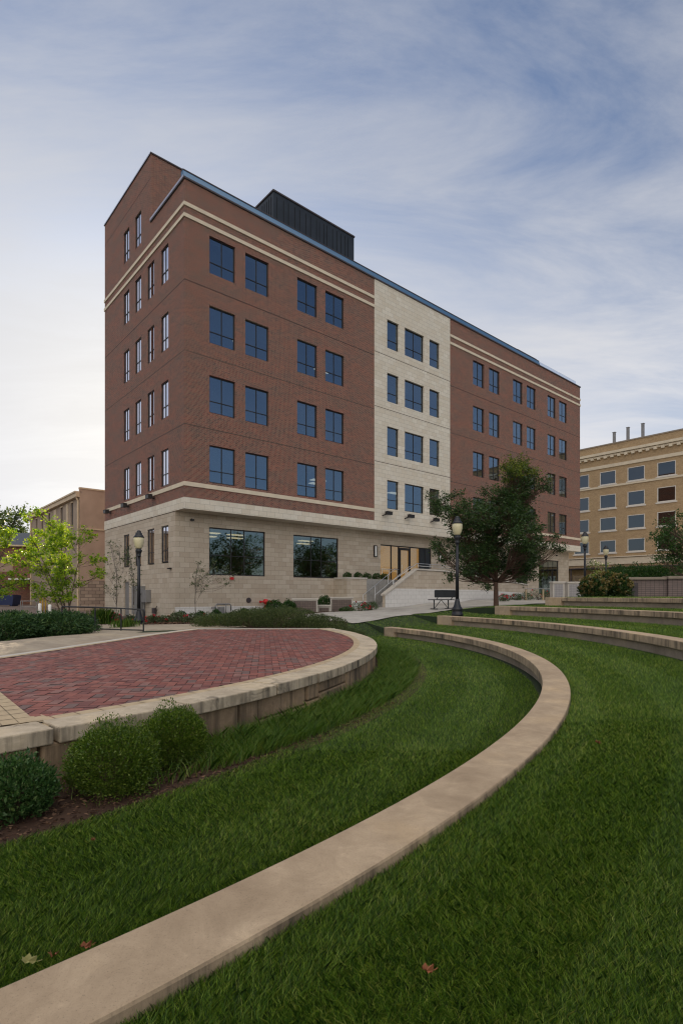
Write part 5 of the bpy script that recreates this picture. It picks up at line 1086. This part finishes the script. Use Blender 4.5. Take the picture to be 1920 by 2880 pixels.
# boxwoods along the stone wall
for (sx, sy, Z, r, lb) in ((510, 1728, 28.5, .33, 'small round boxwood right of the stone corner'), (565, 1728, 29.5, .30, 'small round boxwood behind the leaning sapling'), (608, 1727, 30, .32, 'small round boxwood below the gas meter'), (645, 1733, 31, .16, 'tiny boxwood alone on the mulch'), (689, 1727, 31.5, .27, 'small boxwood left of the red fire connection')):
    x = D(sx, Z); shrub('boxwood', (x, Z, gz(x, Z)), r, r * 1.7, 'leaf_mid', lb, 1300, 0.055, lumps=8, group='small boxwoods along the stone wall')
for (sx, Z, r, h, lb) in ((770, 33.5, .6, .9, 'dark leafy shrub right of the fire connection'), (812, 33.5, .5, .85, 'dark leafy shrub touching the left stone marker'), (912, 36.5, .6, 1.0, 'dark leafy shrub between the stone markers')):
    x = D(sx, Z); shrub('leafy_shrub', (x, Z, gz(x, Z)), r, h, 'leaf_mid', lb, 2200, 0.09, lumps=10)
for i, (u, lb) in enumerate(((12.9, 'leftmost'), (14.0, 'second from left'), (14.9, 'middle'), (15.9, 'second from right'), (16.8, 'rightmost'))):
    q = W3(u, 0.6); shrub('planter_shrub', (q[0], q[1], EZ + 1.18), .34, .5, 'leaf_mid', lb + ' clipped shrub in the planter by the entrance', 900, 0.07, lumps=7, group='shrubs in the entrance planter')
# roses and perennials
for (sx, Z, r, h, fl, fn, lb) in ((320, 24.5, .35, .55, 'petal_pink', 22, 'bright pink flowering bush behind the railing'), (372, 24, .35, .4, 'petal_red', 5, 'low rose bush left of the lamp post base'), (428, 24.5, .35, .4, 'petal_red', 8, 'red rose bush right of the lamp post'), (462, 25.5, .35, .4, 'petal_red', 7, 'red rose bush below the corner of the wall'),
        (540, 24.5, .4, .42, 'petal_red', 5, 'rose bush with few red blooms before the sapling'), (590, 24, .45, .5, 'petal_red', 3, 'olive rose bush left of the spreading shrubs'), (500, 25, .4, .5, 'petal_red', 0, 'low green perennial by the building corner'),
        (1012, 35, .7, .62, 'petal_red', 12, 'red rose bush beside the stair foot'), (1040, 35.5, .6, .58, 'petal_red', 8, 'second rose bush at the stair foot'), (975, 33, .5, .35, 'petal_red', 0, 'low perennial before the right stone marker'), (1418, 43, .5, .6, 'petal_red', 16, 'red rose bush by the ramp wall right of the trunk'), (1452, 44, .5, .6, 'petal_red', 6, 'second rose bush along the ramp wall'), (1476, 44, .6, .65, 'petal_red', 4, 'third rose bush at the end of the ramp wall'), (1515, 45, .8, 1.0, 'petal_red', 5, 'dark shrub by the low railing'), (1535, 44, .5, .8, 'petal_red', 10, 'red flowering shrub below the far window')):
    x = D(sx, Z); shrub('rose_bush', (x, Z, gz(x, Z)), r, h, 'leaf_olive' if Z < 30 else 'leaf_mid', lb, 1100, 0.055, lumps=8, flowers=fl if fn else None, fn=fn, fsize=0.08)
# ornamental grass tufts
def tuft(x, y, n, h, lab, mat='tall_grass', spread=0.3, w=0.012, name='ornamental_grass'):
    b = np.stack([x + rng.normal(size=n) * spread * 0.35, y + rng.normal(size=n) * spread * 0.35, np.zeros(n)], 1); b[:, 2] = ground_z(b[:, 0], b[:, 1])
    d = np.stack([rng.normal(size=n), rng.normal(size=n), np.zeros(n)], 1) * 0.22; hh = h * rng.uniform(0.6, 1.1, n)[:, None]
    mid = b + d * hh * 0.5 + np.array([0, 0, 0.62]) * hh; tip = b + d * hh * 1.0 + np.array([0, 0, 0.95]) * hh
    s = np.cross(d + 1e-3, [0, 0, 1.0]); s /= np.linalg.norm(s, axis=1, keepdims=True); s *= w / 2
    v = np.stack([b - s, b + s, mid + s, tip, mid - s], 1).reshape(-1, 3)
    o = np_mesh(name, v - np.array([x, y, gz(x, y)]), 5, M[mat]); o.location = (x, y, gz(x, y)); tag(o, lab, 'grass tuft'); return o
tuft(D(285, 24), 24, 500, 0.8, 'tall dark grass tuft behind the railing left of the saplings', w=0.02, spread=.6)
tuft(D(350, 18.3), 18.3, 350, 0.35, 'short yellow green tuft at the lamp post foot', w=0.014, spread=.5)
tuft(D(640, 19), 19.2, 700, 0.45, 'fine yellow green tuft at the left of the spreading shrubs', w=0.012, spread=.9)
# hydrangea and hedges right
for (sx, Z, r, h, lb) in ((1665, 25.2, .62, .95, 'left hydrangea bush with faded tan blooms'), (1705, 25.8, .75, 1.15, 'middle hydrangea bush with faded tan blooms'), (1738, 25.4, .6, 1.05, 'right hydrangea bush touching the block wall')):
    x = D(sx, Z); shrub('hydrangea', (x, Z, EZ - .12), r, h, 'leaf_dark', lb, 3000, 0.09, lumps=12, flowers='bloom_tan', fn=110, fsize=0.11, group='hydrangeas beside the block wall')
for (sx, Z, r, h, lb) in ((1735, 38, 1.3, 2.0, 'left end of the green hedge behind the block wall'), (1780, 39, 1.6, 2.25, 'middle left clump of hedge behind the block wall'), (1825, 39, 1.6, 2.3, 'middle right clump of hedge behind the block wall'), (1868, 38, 1.5, 2.1, 'right clump of hedge under the edge tree')):
    x = D(sx, Z); shrub('hedge_shrub', (x, Z, EZ - .12), r, h, 'leaf_mid', lb, 4000, 0.12, lumps=14, group='hedge behind the block wall')

# ------------------------------------------------------------------ grass, mulch chips
def blades(x, y, hgt, wid, lean_dir, lean_amt, z=None):
    n = len(x); z = ground_z(x, y) if z is None else z
    b = np.stack([x, y, z], 1); a = rng.random(n) * 2 * np.pi; rd = np.stack([np.cos(a), np.sin(a), np.zeros(n)], 1)
    ld = np.stack([np.cos(lean_dir), np.sin(lean_dir), np.zeros(n)], 1) * lean_amt[:, None] + rd * 0.62
    hgt = hgt[:, None]; tip = b + ld * hgt + np.array([0, 0, 0.9]) * hgt; mid = b + ld * hgt * 0.32 + np.array([0, 0, 0.52]) * hgt
    a2 = rng.random(n) * np.pi; s = np.stack([np.cos(a2), np.sin(a2), np.zeros(n)], 1) * wid[:, None] / 2
    return b, s, mid, tip
def lawn_mask(x, y):
    r = np.hypot(x - CX, y - CY); th = np.degrees(np.arctan2(y - CY, x - CX)); ok = r > 12.42 + 0.2 * np.clip((-28 - th) / 14, 0, 1)
    for k, (ro, ang) in enumerate(((14.72, 30.1), (17.2, 30.3), (19.6, 28.6), (22.0, 27.7))):
        ok &= ~((r > ro - 0.35) & (r < ro + 0.005) & (th < ang))
    # path edge
    pe = np.array([(-3.0, 22.8), (-1.2, 20.6), (0.39, 20.1), (2.98, 22.05), (4.9, 23.45), (6.9, 24.85), (10.1, 27.2), (14.5, 29.5), (20, 32)])
    ye = np.interp(x, pe[1:, 0], pe[1:, 1] if False else pe[1:, 1]); ok &= y < ye - 0.02
    ok &= ~((r > 22.0) & (x > 11.3) & (y > 22)); ok &= ~((y > 19.3) & (x < -0.2))
    ok &= (np.hypot((x - tbx) / 1.05, (y - (TZ - 0.15)) / 0.65) > 1.0) | (rng.random(len(x)) < 0.03)
    return ok
N_ = 2000000
Z = 0.75 * (26 / 0.75) ** (rng.random(N_) ** 0.80)
X = (rng.random(N_) * 2 - 1) * (0.70 * Z + 0.7)
n2_ = 420000; Z2 = -0.8 + 9.0 * rng.random(n2_) ** 1.4; X2 = np.where(rng.random(n2_) < 0.5, -1, 1) * (0.70 * Z2.clip(0) + 0.7 + 2.6 * rng.random(n2_))
n3_ = 90000; Z = np.concatenate([Z, Z2, 1.5 * rng.random(n3_) - 0.75]); X = np.concatenate([X, X2, 2.4 * rng.random(n3_) - 1.2]); Z0_ = Z.clip(1.0)
ok = lawn_mask(X, Z); X, Z = X[ok], Z[ok]
r = np.hypot(X - CX, Z - CY); th = np.arctan2(Z - CY, X - CX)
stripe = np.sign(np.sin((r - 0.15) * 2 * np.pi / 1.1)); ld = th + np.pi / 2 * stripe
clump = np.sin(X * 3.1 + 1.3 * np.sin(Z * 2.3)) * np.sin(Z * 2.7 + 1.7 * np.sin(X * 1.9))
grow = (np.hypot(X, Z) / 2.2).clip(0.85, None) ** 0.55
hgt = 0.035 * rng.uniform(0.5, 1.4, len(X)) * (1 + 0.10 * clump) * (1 + 0.10 * (grow - 1)); wid = 0.0022 * rng.uniform(0.7, 1.3, len(X)) * grow ** 1.2
b, s, mid, tip = blades(X, Z, hgt, wid, ld, 0.15 + 0.1 * rng.random(len(X)))
near = Z < 5.0
v5 = np.stack([b - s, b + s, mid + s * 0.8, tip, mid - s * 0.8], 1)[near].reshape(-1, 3)
v3 = np.stack([b - s, b + s, tip], 1)[~near].reshape(-1, 3)
o = np_mesh('lawn_grass', v5, 5, M['grass']); tag(o, 'short mown green grass of the near lawn', 'grass', kind='stuff')
o = np_mesh('lawn_grass', v3, 3, M['grass']); tag(o, 'short mown green grass of the far terraces', 'grass', kind='stuff')
# long grass in the stage bed
n = 60000; th_ = np.radians(rng.uniform(-42, 27, n)); r_ = 11.75 + 0.72 * rng.random(n) ** 0.9
x = CX + r_ * np.cos(th_); y = CY + r_ * np.sin(th_); thd = np.degrees(th_)
keep = (rng.random(n) < np.clip((thd + 40) / 6, 0.1, 1)) & ~((np.hypot(x + 1.64, y - 3.98) < .3) | (np.hypot(x + 1.4, y - 4.62) < .25)); x, y = x[keep], y[keep]
b, s, mid, tip = blades(x, y, rng.uniform(0.08, 0.20, len(x)), rng.uniform(0.003, 0.006, len(x)), np.arctan2(y - CY, x - CX), np.full(len(x), 0.12))
o = np_mesh('long_grass', np.stack([b - s, b + s, mid + s * 0.8, tip, mid - s * 0.8], 1).reshape(-1, 3), 5, M['tall_grass']); tag(o, 'long unmown grass along the foot of the stage wall', 'grass', kind='stuff')
# bark chips
n = 9000; th_ = np.radians(rng.uniform(-62, -22, n)); r_ = rng.uniform(11.7, 12.6, n); x = CX + r_ * np.cos(th_); y = CY + r_ * np.sin(th_)
c = np.stack([x, y, ground_z(x, y) + 0.02], 1); d = rand_dirs(n) * np.array([1, 1, 0.15])
o = np_mesh('bark_mulch', leaf_quads(c, 0.030, flat=0.0, aspect=0.35, dirs=d), 4, M['chip']); tag(o, 'brown bark chips under the near shrubs', 'mulch', kind='stuff')
n = 9000; x = rng.uniform(-9.5, 0, n); y = rng.uniform(20.5, 33, n); c = np.stack([x, y, ground_z(x, y) + 0.05], 1); q = (c[:, :2] - O2); vv = q @ A; ok = (vv < 1.2) & (vv > -7.5 + 0.2 * (q @ B)) & (y > 21.5 - 0.5 * x * 0)
o = np_mesh('bark_mulch', leaf_quads(c[ok], 0.09, flat=0.0, aspect=0.5, dirs=(rand_dirs(n) * np.array([1, 1, 0.15]))[ok]), 4, M['chip']); tag(o, 'brown bark mulch of the planting bed by the office building', 'mulch', kind='stuff')
